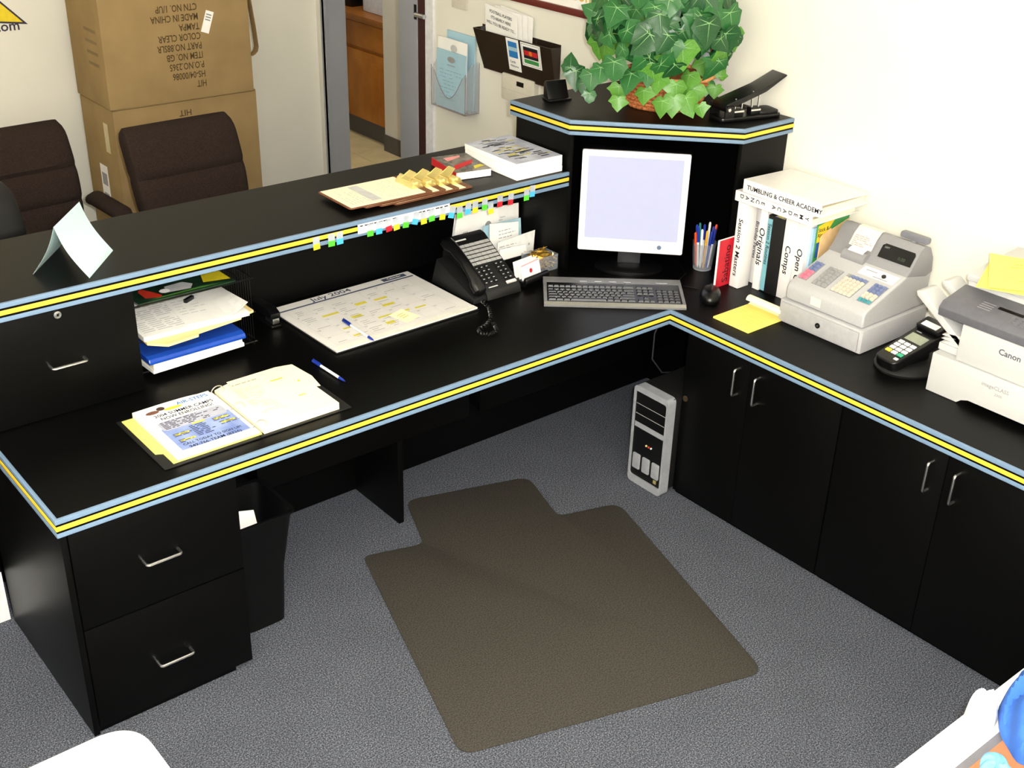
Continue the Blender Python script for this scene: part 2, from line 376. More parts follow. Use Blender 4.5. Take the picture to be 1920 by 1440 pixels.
    pts = [(0, 0), (0, -.957), (.95, -.957), (.95, 0), (.711, 0), (.711, .275), (.235, .275), (.2125, 0)]
    a = math.radians(-17.2); R = lambda p: (-1.112+p[0]*math.cos(a)-p[1]*math.sin(a), .257+p[0]*math.sin(a)+p[1]*math.cos(a))
    o = MB().prism(rpoly([R(p) for p in pts], [.03, .05, .05, .05, .03, .05, .05, .03]), .0005, .004).build('chair_mat', m, bevel=.001)
    tag(o, 'brown tinted vinyl chair mat with a lip lying on the carpet', 'chair mat')
desk()
# ---------------------------------------------------------------- background furniture
def sup(w, d, z, e=4, n=28, cx=0, cy=0, f=None):
    out = []
    for k in range(n):
        g = 2*math.pi*k/n; c, s_ = math.cos(g), math.sin(g)
        x = cx+w*math.copysign(abs(c)**(2/e), c); y = cy+d*math.copysign(abs(s_)**(2/e), s_); out.append((x, y, z))
    return out
def office_chair(label, x, y, rz, mat, group, top=.98, w=.25):
    t = thing('office_chair', label, 'chair', (x, y, 0), rz, group)
    L = []
    zb = .47; H = top-zb
    for i in range(25):
        u = i/24; z = zb+H*u
        ww = w*(.90+.1*math.sin(min(1, u*1.4)*math.pi/2)); d = .062
        if u > .86: k = (u-.86)/.14; ww *= math.sqrt(max(.02, 1-.12*k**3)); d *= math.sqrt(max(.06, 1-k**2.2))
        for g in (.33, .62): d -= .018*math.exp(-((u-g)/.03)**2)
        if u < .1: d *= .6+4*u
        L.append(sup(ww, d, z, 6, 32, 0, .13*u**1.3-.02*math.sin(u*math.pi)))
    b = MB().loft(L).build('backrest', mat, t, smooth=True)
    MB().loft([sup(.23*k, .24*k, .40+z, 4.5, 32, 0, -.26) for k, z in ((.8, 0), (.97, .02), (1, .05), (.96, .085), (.7, .105))]).build('seat', mat, t, smooth=True)
    for s in (-1, 1):
        a = MB().loft([[(s*(w+.045)+px, -.34+.36*u, .63-.03*abs(2*u-1)**3+pz) for px, py, pz in [(.042*k*math.cos(g), 0, .033*k*math.sin(g)) for g in [2*math.pi*j/14 for j in range(14)]]] for u, k in ((0, .45), (.04, .8), (.15, 1), (.85, 1), (.96, .8), (1, .45))]).build('arm', mat, t, smooth=True)
        MB().tube([(s*(w+.045), -.3, .61), (s*(w+.05), -.31, .5), (s*(w+.03), -.28, .41), (s*.2, -.26, .39)], .013, 10).build('arm_post', BPLA, a, smooth=True)
    MB().cyl((0, -.24, .11), (0, -.24, .40), .03, n=14).build('gas_column', BPLA, t, smooth=True)
    for k in range(5):
        g = 2*math.pi*k/5+.3; c, s_ = math.cos(g), math.sin(g)
        l = MB().tube([(.02*c, -.24+.02*s_, .12), (.27*c, -.24+.27*s_, .075)], [.026, .017], 8).build('base_leg', BPLA, t, smooth=True)
        MB().cyl((.27*c-.012*s_, -.24+.27*s_+.012*c, .029), (.27*c+.012*s_, -.24+.27*s_-.012*c, .029), .028, n=14).build('caster', BPLA, l, smooth=True)
    return t
FAB = M('brown_chair_fabric', (46, 36, 32), .95, spec=.1, ns=300, na=.35, bump=.4, bs=400)
office_chair('dark brown fabric office armchair standing in front of the cartons', -.757, 2.06, .03, FAB, 'fabric office chairs behind the counter')
office_chair('dark brown fabric office armchair against the wall under the star logo', -1.34, 2.47, .05, FAB, 'fabric office chairs behind the counter', .94)
office_chair('black vinyl office chair beside the brown armchair behind the counter', -1.80, 1.70, .12, BMAT, None, .955, .24)
def cartons():
    CB = M('cardboard', (150, 125, 86), .85, spec=.1, ns=7, na=.07, bump=.08, bs=60)
    CB2 = M('cardboard_edge', (135, 110, 76), .85, spec=.1)
    TAPE = M('packing_tape', (172, 150, 112), .3)
    def box(label, x0, x1, y0, y1, z0, z1):
        t = thing('cardboard_carton', label, 'carton', ((x0+x1)/2, y0, z0), group='stacked cartons by the wall')
        w, d, h = (x1-x0)/2, y1-y0, z1-z0
        MB().box(-w, 0, 0, w, d, h-.006).build('body', CB, t, bevel=.006)
        for s in (0, 1):
            MB().box(-w+.002, s*d/2+.001, h-.0055, w-.002, (s+1)*d/2-.001, h).build('flap', CB, t, bevel=.0015)
        MB().box(-w-.0008, d/2-.03, h-.0+.0001, w+.0008, d/2+.03, h+.0008).build('tape', TAPE, t)
        return t, w, d, h
    t, w, d, h = box('lower cardboard carton on the floor behind the armchair', -.806, -.078, 2.755, 3.14, 0, .903)
    pl = Pl((0, 0, 0), (1, 0, 0), (0, 0, 1)); txt(t, 'HIT', .04, pl, .02, .855, BRINK, rot=math.pi)
    ps = Pl((-w, 0, 0), (0, -1, 0), (0, 0, 1))
    marks(t, ps, [(-.24, .40, -.15, .60)], WHITE, 'shipping_label', .001); marks(t, ps, [(-.225, .5, -.165, .56), (-.225, .43, -.165, .46)], GINK, 'label_print', .0016)
    marks(t, ps, [(-.13, .68, -.08, .82)], M('tape_pale', (205, 190, 150), .4), 'tape_patch', .001)
    t, w, d, h = box('upper cardboard carton printed upside down on the stack', -.82, -.10, 2.735, 3.13, .905, 1.43)
    t.rotation_euler = (0, 0, -.012)
    pl = Pl((0, 0, 0), (1, 0, 0), (0, 0, 1))
    rows = ['HIT', 'HS-04/00086', 'P.O.NO.2365', 'ITEM NO. GB', 'PART NO.88SLR', 'COLOR CLEAR', 'TAMPA', 'MADE IN CHINA', 'CTN NO. 1/UP']
    for i, r in enumerate(rows):
        txt(t, r, .043, pl, .118-.002*i, .062+.0437*i+.022, BRINK, rot=math.pi, sx=.72)
    b = MB().box(-.02, -.0016, -.05, .02, -.0004, .05).xf(Matrix.Translation((.147, 0, .345)) @ Matrix.Rotation(.35, 4, 'Y')).build('shipping_label', WHITE, t)
    pl2 = Pl((.147, -.0018, .345), (math.cos(.35), 0, -math.sin(.35)), (math.sin(.35), 0, math.cos(.35)))
    marks(t, pl2, [(-.015, .03-.012*k, .012, .036-.012*k) for k in range(3)], GINK, 'label_print')
    ps = Pl((-w, 0, 0), (0, -1, 0), (0, 0, 1))
    marks(t, ps, [(-.2+.005*k, .33-.05*k, -.06, .345-.05*k) for k in range(4)], M('carton_ink_faint', (120, 98, 62), .8), 'carton_print', .001)
    # loose strap hanging at the corner
    b = MB()
    pts = [(.366, .02, .52), (.372, .015, .42), (.384, .01, .3), (.392, .01, .205), (.386, .01, .185), (.374, .012, .172), (.363, .015, .165)]
    for a, c in zip(pts, pts[1:]):
        a, c = Vector(a), Vector(c); n = Vector((.0025, 0, .001)) if abs(c.z-a.z) > abs(c.x-a.x) else Vector((0, 0, .0025)); s = Vector((0, .022, 0))
        b.loft([[a-s, a+s, a+s+n, a-s+n], [c-s, c+s, c+s+n, c-s+n]])
    b.build('strap', CB2, t)
cartons()
# ---------------------------------------------------------------- things on the wall
def wall_things():
    ACR = M('clear_acrylic', (205, 215, 222), .12, alpha=.22, ns=10, na=.02); ACR2 = M('acrylic_edge', (150, 130, 130), .2, alpha=.75)
    y0, y1 = 1.862, 2.128; zb = P(868, 216, 'x', .525).z
    t = thing('literature_holder', 'clear acrylic two pocket literature holder on the wall by the doorway', 'holder', (WX-.001, y0, zb), math.pi/2, None)
    # local: x = +y world, y = -x world (into the room is +y), z up
    W = y1-y0
    def scoop(h, k):
        p = [(0, 0), (W, 0), (W, h)]
        for i in range(9):
            a = i/8; p.append((W-.02-(W-.04)*a, h-.02-k*math.sin(math.pi*a)**1.0))
        p.append((0, h)); return p
    MB().prism([(0, 0), (W, 0), (W, .23), (0, .23)], 0, .002, 'y').build('back_plate', ACR, t)
    MB().prism(scoop(.19, .115), .08, .082, 'y').build('front_pocket', ACR, t)
    MB().prism(scoop(.24, .07), .04, .042, 'y').build('rear_pocket', ACR, t)
    for x in (0, W-.002): MB().prism([(.002, 0), (.08, 0), (.08, .17), (.04, .23), (.002, .24)], x, x+.002, 'x').build('side_wall', ACR, t)
    MB().box(.002, .002, 0, W-.002, .08, .002).build('pocket_floor', ACR2, t)
    b = MB().tube([(0, .082, 0), (W, .082, 0), (W, .082, .19)], .0018, 6).tube([(0, .082, 0), (0, .082, .19)], .0018, 6).tube([(0, .082, 0), (0, 0, 0), (0, 0, .235)], .0015, 6)
    b.build('edge', ACR2, t, smooth=True)
    px = [(W-.02-(W-.04)*i/12, .083, .17-.115*math.sin(math.pi*i/12)) for i in range(13)]
    MB().tube(px, .0015, 6).build('scoop_edge', ACR2, t, smooth=True)
    def sheet(name, label, x0, x1, ya, za, zt, mat, lean, group=None):
        o = MB().prism([(ya, za), (ya+.006, za), (ya+.006+lean, zt), (ya+lean, zt)], x0, x1, 'x').build(name, mat)
        o.parent = None; o.matrix_world = Matrix.Translation((WX-.001, y0, zb)) @ Matrix.Rotation(math.pi/2, 4, 'Z')
        return tag(o, label, 'paper', group)
    a = sheet('flyer_stack', 'blue paper stack standing in the rear pocket of the acrylic holder', .02, W-.03, .012, .004, P(835, 55, 'x', .59).z-zb, LBLUE, -.006)
    c = sheet('flyer_stack', 'white printed sheets standing between the blue papers in the acrylic holder', .03, W-.012, .054, .004, P(850, 76, 'x', .55).z-zb, WHITE, -.008)
    pl = Pl((W-.012, .0525, P(850, 76, 'x', .55).z-zb), (-1, 0, 0), (0, 0, 1))
    marks(c, pl, [(.10, -.068, .17, -.062)], GINK, h=.004); marks(c, pl, [[(.13+.025*math.cos(g), -.038+.018*math.sin(g)) for g in [k*.524 for k in range(12)]]], LGINK, h=.004)
    d = sheet('flyer_stack', 'blue printed leaflets standing in the front pocket of the acrylic holder', .012, W-.03, .07, .004, P(842, 97, 'x', .53).z-zb, LBLUE, -.004)
    pl = Pl((W-.03, .0765, 0), (-1, 0, 0), (-0, 0, 1)); h = P(842, 97, 'x', .53).z-zb; rr = random.Random(2)
    marks(d, pl, [[(.12+.03*math.cos(g), h-.035+.014*math.sin(g)) for g in [k*.524 for k in range(12)]], (.09, h-.064, .15, h-.06)], GINK, h=.001)
    marks(d, pl, scribble(.03, .04, .2, h-.08, 9, .003, rr), M('blue_grey_ink', (130, 160, 175), .7), h=.001)
    # dark wall pocket
    SM = M('smoked_plastic', (44, 34, 26), .2, alpha=.93, ns=20, na=.1); SMB = M('smoked_edge', (60, 20, 30), .3)
    y0, y1, z0, z1 = 1.302, 1.84, 1.112, 1.305
    t = thing('wall_pocket', 'wide smoked brown plastic wall pocket with card logos on its front', 'wall pocket', (WX-.001, y0, z0), math.pi/2); W = y1-y0
    MB().prism([(0, .01), (W-.03, .012), (W, .04), (W, .185), (0, .185)], 0, .003, 'y').build('back_plate', SM, t)
    MB().prism([(.0, .0), (.003, .0), (.003, .165), (.0, .165)], 0, .06, 'x')
    f = MB().loft([[(.0, .02, 0), (W-.04, .02, 0), (W-.04, .023, 0), (.0, .023, 0)], [(.0, .055, .175), (W, .055, .175), (W, .058, .175), (.0, .058, .175)]]).build('front_panel', SM, t)
    MB().prism([(.003, .0), (.02, .0), (.055, .175), (.003, .175)], 0, .003, 'x').build('side_wall', SM, t)
    MB().loft([[(W-.043, .003, 0), (W-.043, .02, 0), (W-.04, .02, 0), (W-.04, .003, 0)], [(W-.003, .003, .175), (W-.003, .055, .175), (W, .055, .175), (W, .003, .175)]]).build('side_wall', SM, t)
    MB().box(0, .003, -.003, W-.04, .024, 0).build('bottom_edge', SMB, t)
    for i in range(4):
        lab = 'white printed handouts leaning in the smoked brown wall pocket'
        o = MB().box(-.11, -.0012, 0, .11, .0012, .28).build('handout', WHITE); tag(o, lab, 'paper', 'handouts in the wall pocket')
        o.matrix_world = Matrix.Translation((WX-.0065-.0032*i, 1.60+.02*i, z0+.004)) @ Matrix.Rotation(math.pi/2, 4, 'Z') @ Matrix.Rotation(-.06-.025*i, 4, 'X') @ Matrix.Rotation(-.09+.03*i, 4, 'Y')
        if i == 3: top = o
    pl = Pl((.11, .0014, .28), (-1, 0, 0), (0, 0, 1))
    top.matrix_world = Matrix.Translation((WX-.0165, 1.675, z0+.006)) @ Matrix.Rotation(math.pi/2, 4, 'Z') @ Matrix.Rotation(-.14, 4, 'X') @ Matrix.Rotation(-.1, 4, 'Y')
    for i, s in enumerate(('FOOTBALL PLAYERS', "IT'S NEARLY HERE", 'WILL YOU BE READY TO...')): txt(top, s, .019, pl, .11, -.03-.026*i, INK, 'CENTER', h=.0006, sx=.9)
    top['label'] = 'foremost handout with printed heading in the smoked brown wall pocket'
    # logo cards stuck on the pocket front
    n = Vector((0, .175, -.035)).normalized(); up = Vector((0, .035, .175)).normalized()
    def card(u, v, w, h): return Pl(Vector((W-u, .0235+.035*v/.175*1.0, v)), (-1, 0, 0), up)
    c1 = card(.235, .03, .085, .14); b = MB(); b.loft([[c1.p(0, 0, .0004), c1.p(.085, 0, .0004), c1.p(.085, .145, .0004), c1.p(0, .145, .0004)], [c1.p(0, 0, .0014), c1.p(.085, 0, .0014), c1.p(.085, .145, .0014), c1.p(0, .145, .0014)]])
    k = b.build('logo_card', WHITE, t, label='white card with blue square')
    marks(k, c1, [(.012, .06, .073, .132)], BLUEINK, h=.002); marks(k, c1, [(.012, .09, .073, .108)], LBLUE, h=.0026)
    txt(k, 'Cards', .016, c1, .012, .035, INK, h=.002); txt(k, 'Welcome', .014, c1, .012, .017, INK, h=.002)
    c2 = card(.335, .068, .13, .1); b = MB(); b.loft([[c2.p(0, 0, .0004), c2.p(.13, 0, .0004), c2.p(.13, .105, .0004), c2.p(0, .105, .0004)], [c2.p(0, 0, .0014), c2.p(.13, 0, .0014), c2.p(.13, .105, .0014), c2.p(0, .105, .0014)]])
    k = b.build('logo_card', WHITE, t, label='white card with black, red and green bands')
    marks(k, c2, [(.006, .006, .124, .0075), (.006, .098, .124, .0995), (.006, .006, .0075, .0995), (.1225, .006, .124, .0995)], INK, h=.002)
    marks(k, c2, [(.016, .036, .114, .088)], INK, h=.002); marks(k, c2, [(.02, .05, .11, .072)], REDINK, h=.0026); marks(k, c2, [[(.065+.011*math.cos(g), .061+.011*math.sin(g)) for g in [i*.524 for i in range(12)]]], ORANGE, h=.0032)
    marks(k, c2, [(.016, .014, .114, .032)], GREENINK, h=.002)
    # thermostat
    t = thing('thermostat', 'beige thermostat with small dark window on the wall under the brown pocket', 'thermostat', (WX-.001, 1.436, 1.0), math.pi/2)
    MB().prism(rrect(0, 0, .225, .118, .012), 0, .03, 'y').build('case', BEIGE, t, bevel=.004)
    MB().box(.07, .0302, .077, .118, .0312, .098).build('display', BPLA, t); MB().box(0, .0301, .05, .225, .0306, .0505).build('seam', GINK, t)
    t = thing('light_switch', 'beige wall switch plate above the acrylic holder', 'switch', (WX-.001, 1.955, 1.335), math.pi/2)
    MB().prism(rrect(0, 0, .115, .115, .008), 0, .007, 'y').build('plate', BEIGE, t, bevel=.002); MB().box(.045, .0071, .04, .07, .016, .075).build('rocker', BEIGE, t, bevel=.002)
    # framed poster
    MAR = M('maroon_frame', (96, 30, 26), .4)
    y0, y1, z0, z1 = .885, 2.0, 1.432, 2.1
    t = thing('framed_poster', 'maroon framed white poster hanging above the wall pocket', 'picture frame', (WX-.001, y0, z0), math.pi/2); W, H = y1-y0, z1-z0
    for n, a in (('frame_rail', (0, 0, 0, W, .018, .028)), ('frame_rail', (0, 0, H-.028, W, .018, H)), ('frame_stile', (0, 0, .0285, .028, .018, H-.0285)), ('frame_stile', (W-.028, 0, .0285, W, .018, H-.0285))):
        MB().box(*a).build(n, MAR, t, bevel=.003)
    MB().box(.028, .002, .028, W-.028, .006, H-.028).build('poster', WHITE, t)
    pl = Pl((W, .006, 0), (-1, 0, 0), (0, 0, 1)); txt(t, 'Congress', .07, pl, .74, .062, M('gold_print', (226, 190, 90), .6), sx=1.1)
    marks(t, pl, [[(.66, .07), (.68, .055), (.685, .12)], [(.69, .07), (.70, .05), (.71, .14)]], M('gold_print', (226, 190, 90)))
wall_things()
# ---------------------------------------------------------------- on the hutch
def plant():
    c = Vector((.335, .43, ZH+.001))
    t = thing('potted_ivy', 'green ivy plant in a wicker basket on the corner hutch', 'plant', c)
    WK = M('wicker', (196, 120, 68), .6, ns=120, rgb2=(150, 84, 44)); WK2 = M('wicker_pale', (214, 150, 96), .6, ns=120, na=.15)
    n = 64; b = MB(); loops = []
    for i in range(41):
        u = i/40; z = .115*u; r = .098+.03*u+.0035*abs(math.sin(u*math.pi*8))
        loops.append([((r+.0022*math.cos(k*math.pi+ (int(u*8) % 2)*math.pi))*1.28*math.cos(2*math.pi*k/n), (r+.0022*math.cos(k*math.pi+(int(u*8) % 2)*math.pi))*math.sin(2*math.pi*k/n), z) for k in range(n)])
    a = math.radians(-45); R = Matrix.Rotation(a, 4, 'Z')
    b.loft(loops).xf(R).build('basket', WK, t)
    rim = [(R @ Vector((.134*1.27*math.cos(g), .134*math.sin(g), .118+.002*math.sin(12*g)))) for g in [2*math.pi*k/48 for k in range(49)]]
    MB().tube(rim, .008, 8).build('rim', WK2, t, smooth=True)
    MB().tube([R @ Vector((.165*math.cos(g), 0, .11+.30*math.sin(g))) for g in [math.pi*k/24 for k in range(25)]], .009, 8).build('basket_handle', WK, t, smooth=True)
    MB().lathe([(.01, .10), (.11, .10), (.11, .108), (.01, .112)], 24).build('moss', M('moss', (60, 66, 34), 1, bump=.8, bs=90), t)
    greens = [M('ivy_dark', (30, 84, 40), .35, ns=30, rgb2=(18, 58, 28)), M('ivy_mid', (46, 106, 50), .35, ns=30, rgb2=(32, 82, 40)), M('ivy_light', (88, 142, 48), .4, ns=30, rgb2=(66, 116, 36))]
    VE = M('ivy_vein', (120, 160, 104), .5)
    half = [(.0, -.02), (.22, -.16), (.46, -.10), (.50, .08), (.66, .28), (.47, .42), (.36, .64), (0, 1.0)]
    def leaf(gi, k):
        rr = random.Random(k); out = [(x, y) for x, y in half]+[(-x, y) for x, y in half[-2:0:-1]]
        out = [(x*(1+.12*rr.uniform(-1, 1)), y*(1+.1*rr.uniform(-1, 1))) for x, y in out]
        zf = lambda x, y: -.28*abs(x)**1.5+.06*math.sin(6*x+k)-.25*max(0, y-.3)**2
        vs = [(0, .1, .03)]+[(x, y, zf(x, y)) for x, y in out]; m = len(out)
        fs = [(0, i+1, (i+1) % m+1) for i in range(m)]; mi = [0]*m
        for tip in (m//2+1, 3, 5, m-1, m-3):
            q = Vector(vs[tip]); o = Vector((0, .1, .03)); d = (q-o); pn = Vector((-d.y, d.x, 0)).normalized()*.016; e = Vector((0, 0, .012)); kx = len(vs)
            vs += [o+pn+e, o-pn+e, o+d*.85+e]; fs.append((kx, kx+1, kx+2)); mi.append(1)
        me = bpy.data.meshes.new('leaf'); me.from_pydata([tuple(v) for v in vs], [], fs); me.materials.append(greens[gi]); me.materials.append(VE)
        me.polygons.foreach_set('material_index', mi); me.polygons.foreach_set('use_smooth', [True]*len(fs)); return me
    LM = [[leaf(g, 10*g+k) for k in range(3)] for g in range(3)]
    rr = random.Random(11); stems = MB(); root = Vector((0, 0, .11))
    def put(p, nrm, tipdir, size, gi):
        nrm = Vector(nrm).normalized(); y = (Vector(tipdir)-nrm*Vector(tipdir).dot(nrm)).normalized(); x = y.cross(nrm)
        m = Matrix((x, y, nrm)).transposed().to_4x4() @ Matrix.Diagonal((size, size, size, 1)); m.translation = Vector(p)-y*size*.4
        o = bpy.data.objects.new('leaf', rr.choice(LM[gi])); C.objects.link(o); o.parent = t; o.matrix_local = m
        return Vector(p)-y*size*.4
    view = (CAM-(c+Vector((0, 0, .25)))).normalized(); hv = Vector((view.x, view.y, 0)).normalized(); side = Vector((-hv.y, hv.x, 0))   # side = towards viewer's left? fixed world direction
    cen = Vector((-.015, .02, .275)); cnt = 0
    for i in range(520):
        d = Vector((rr.gauss(0, 1), rr.gauss(0, 1), rr.gauss(0, 1))).normalized()
        if d.z < -.55: continue
        rad = rr.choice((1, 1, .95, .8, .62))
        p = cen+Vector((d.x*.235, d.y*.27, d.z*.205+.01*rr.random()))*rad
        if p.x > .235 or p.z < .085: continue
        if p.z < .10 and (p-cen).to_2d().length < .2: continue
        nrm = d+Vector((rr.gauss(0, .3), rr.gauss(0, .3), rr.gauss(0, .3)))+view*.55
        tip = Vector((d.x, d.y, 0))*.5+Vector((rr.gauss(0, .55), rr.gauss(0, .55), -.75))
        g = 0 if rr.random() < .5 else 1
        if p.z < .17 or (rr.random() < .08): g = 2
        q = put(p, nrm, tip, rr.uniform(.062, .098), g); cnt += 1
        if cnt % 5 == 0: stems.tube([root+Vector((rr.uniform(-.05, .05), rr.uniform(-.05, .05), 0)), root*.4+q*.55+Vector((0, 0, .06)), q], .0016, 5)
        if cnt >= 240: break
    # trailing leaves, placed on the basket's front side
    def trail(px, py, back, size, g, tip=(0, 0, -1)):
        d = (FW + RT*((px-960)/F) - UP*((py-720)/F)).normalized(); s0 = (c+Vector((0, 0, .1))-CAM).dot(d)-back
        p = CAM+d*s0-c
        p.z = max(p.z, .66*size+.012)
        put(p, view+Vector((rr.gauss(0, .25), rr.gauss(0, .25), rr.gauss(0, .2)+.15)), tip, size, g)
    for a in ((1158, 206, .17, .055, 2), (1207, 180, .19, .062, 2, (.2, -.1, -1)), (1160, 172, .16, .06, 2), (1240, 208, .2, .062, 2), (1262, 196, .2, .07, 2), (1290, 205, .18, .075, 2, (.3, -.2, -1)), (1268, 170, .19, .07, 2), (1300, 178, .15, .075, 2), (1290, 152, .16, .07, 2), (1322, 128, .08, .07, 2),
              (1352, 135, .02, .05, 2, (.2, -.2, 1)), (1340, 172, .05, .05, 2), (1325, 163, .04, .05, 1), (1312, 225, .18, .05, 2, (.3, -.3, -1)),
              (1070, 118, .05, .06, 0, (0, 0, 1)), (1080, 145, .06, .075, 0), (1098, 165, .08, .06, 0), (1105, 182, .1, .045, 1), (1108, 150, .12, .07, 1), (1125, 138, .16, .07, 1), (1180, 150, .2, .08, 1), (1150, 130, .2, .085, 1), (1215, 135, .2, .08, 1), (1235, 155, .2, .06, 2), (1110, 20, .05, .07, 1, (-.5, .5, .4)), (1300, 15, .0, .07, 0, (.6, -.6, .2)), (1318, 40, -.02, .06, 0), (1300, 80, .05, .075, 0), (1325, 95, 0, .06, 0)): trail(*a)
    stems.build('stem', M('ivy_stem', (90, 120, 50), .6), t, smooth=True)['kind'] = 'stuff'
plant()
def hutch_top():
    # hole punch, hinge at one end and lever raised towards the wall
    t = thing('hole_punch', 'black hole punch with raised lever on the corner hutch', 'hole punch', (.468, .16, ZH+.001), math.radians(-14))
    MB().prism(rrect(-.128, -.045, .125, .045, .016), 0, .014).build('base', BPLA, t, bevel=.004)
    MB().prism(rrect(.035, -.04, .12, .04, .02), .0142, .024).build('chip_tray', BMAT, t, bevel=.004)
    CH = M('chrome', (210, 210, 212), .15, metal=1)
    MB().cyl((-.105, -.05, .045), (-.105, .05, .045), .012, n=16).build('hinge_rod', BPLA, t, smooth=True); MB().cyl((-.105, -.053, .045), (-.105, -.0505, .045), .006, n=12).build('hinge_cap', CH, t, smooth=True)
    for s in (-1, 1): MB().box(-.118, s*.044-.003, .0142, -.08, s*.044+.003, .055).build('hinge_bracket', BPLA, t)
    for x in (-.055, .015):
        MB().box(x-.02, -.038, .0142, x+.02, -.012, .042).build('punch_block', BPLA, t, bevel=.003)
        for q in (-.014, .014): MB().cyl((x+q, -.032, .042), (x+q, -.032, .075+(x+.06)*.3), .0028, n=10).build('punch_pin', CH, t, smooth=True)
        MB().box(x-.02, -.0405, .030, x+.02, -.0385, .036).build('guide_bar', CH, t)
    MB().prism([(-.118, .052), (-.11, .062), (.04, .108), (.128, .148), (.131, .143), (.05, .094), (-.08, .05)], -.042, .042, 'y').build('lever', BPLA, t, bevel=.002)
    # small black stand near the wall pocket
    t = thing('desk_stapler', 'small black card stand near the end of the hutch top', 'stand', (.07, .715, ZH+.001), math.radians(-12))
    t.scale = (.78, .78, .78); MB().box(-.06, -.04, 0, .06, .035, .008).build('foot', BPLA, t, bevel=.003)
    MB().prism([(-.02, .008), (.03, .008), (.032, .07), (.022, .085), (.016, .085)], -.055, .055, 'x').build('rest', BPLA, t, bevel=.003)
    t.name = 'card_stand'
hutch_top()
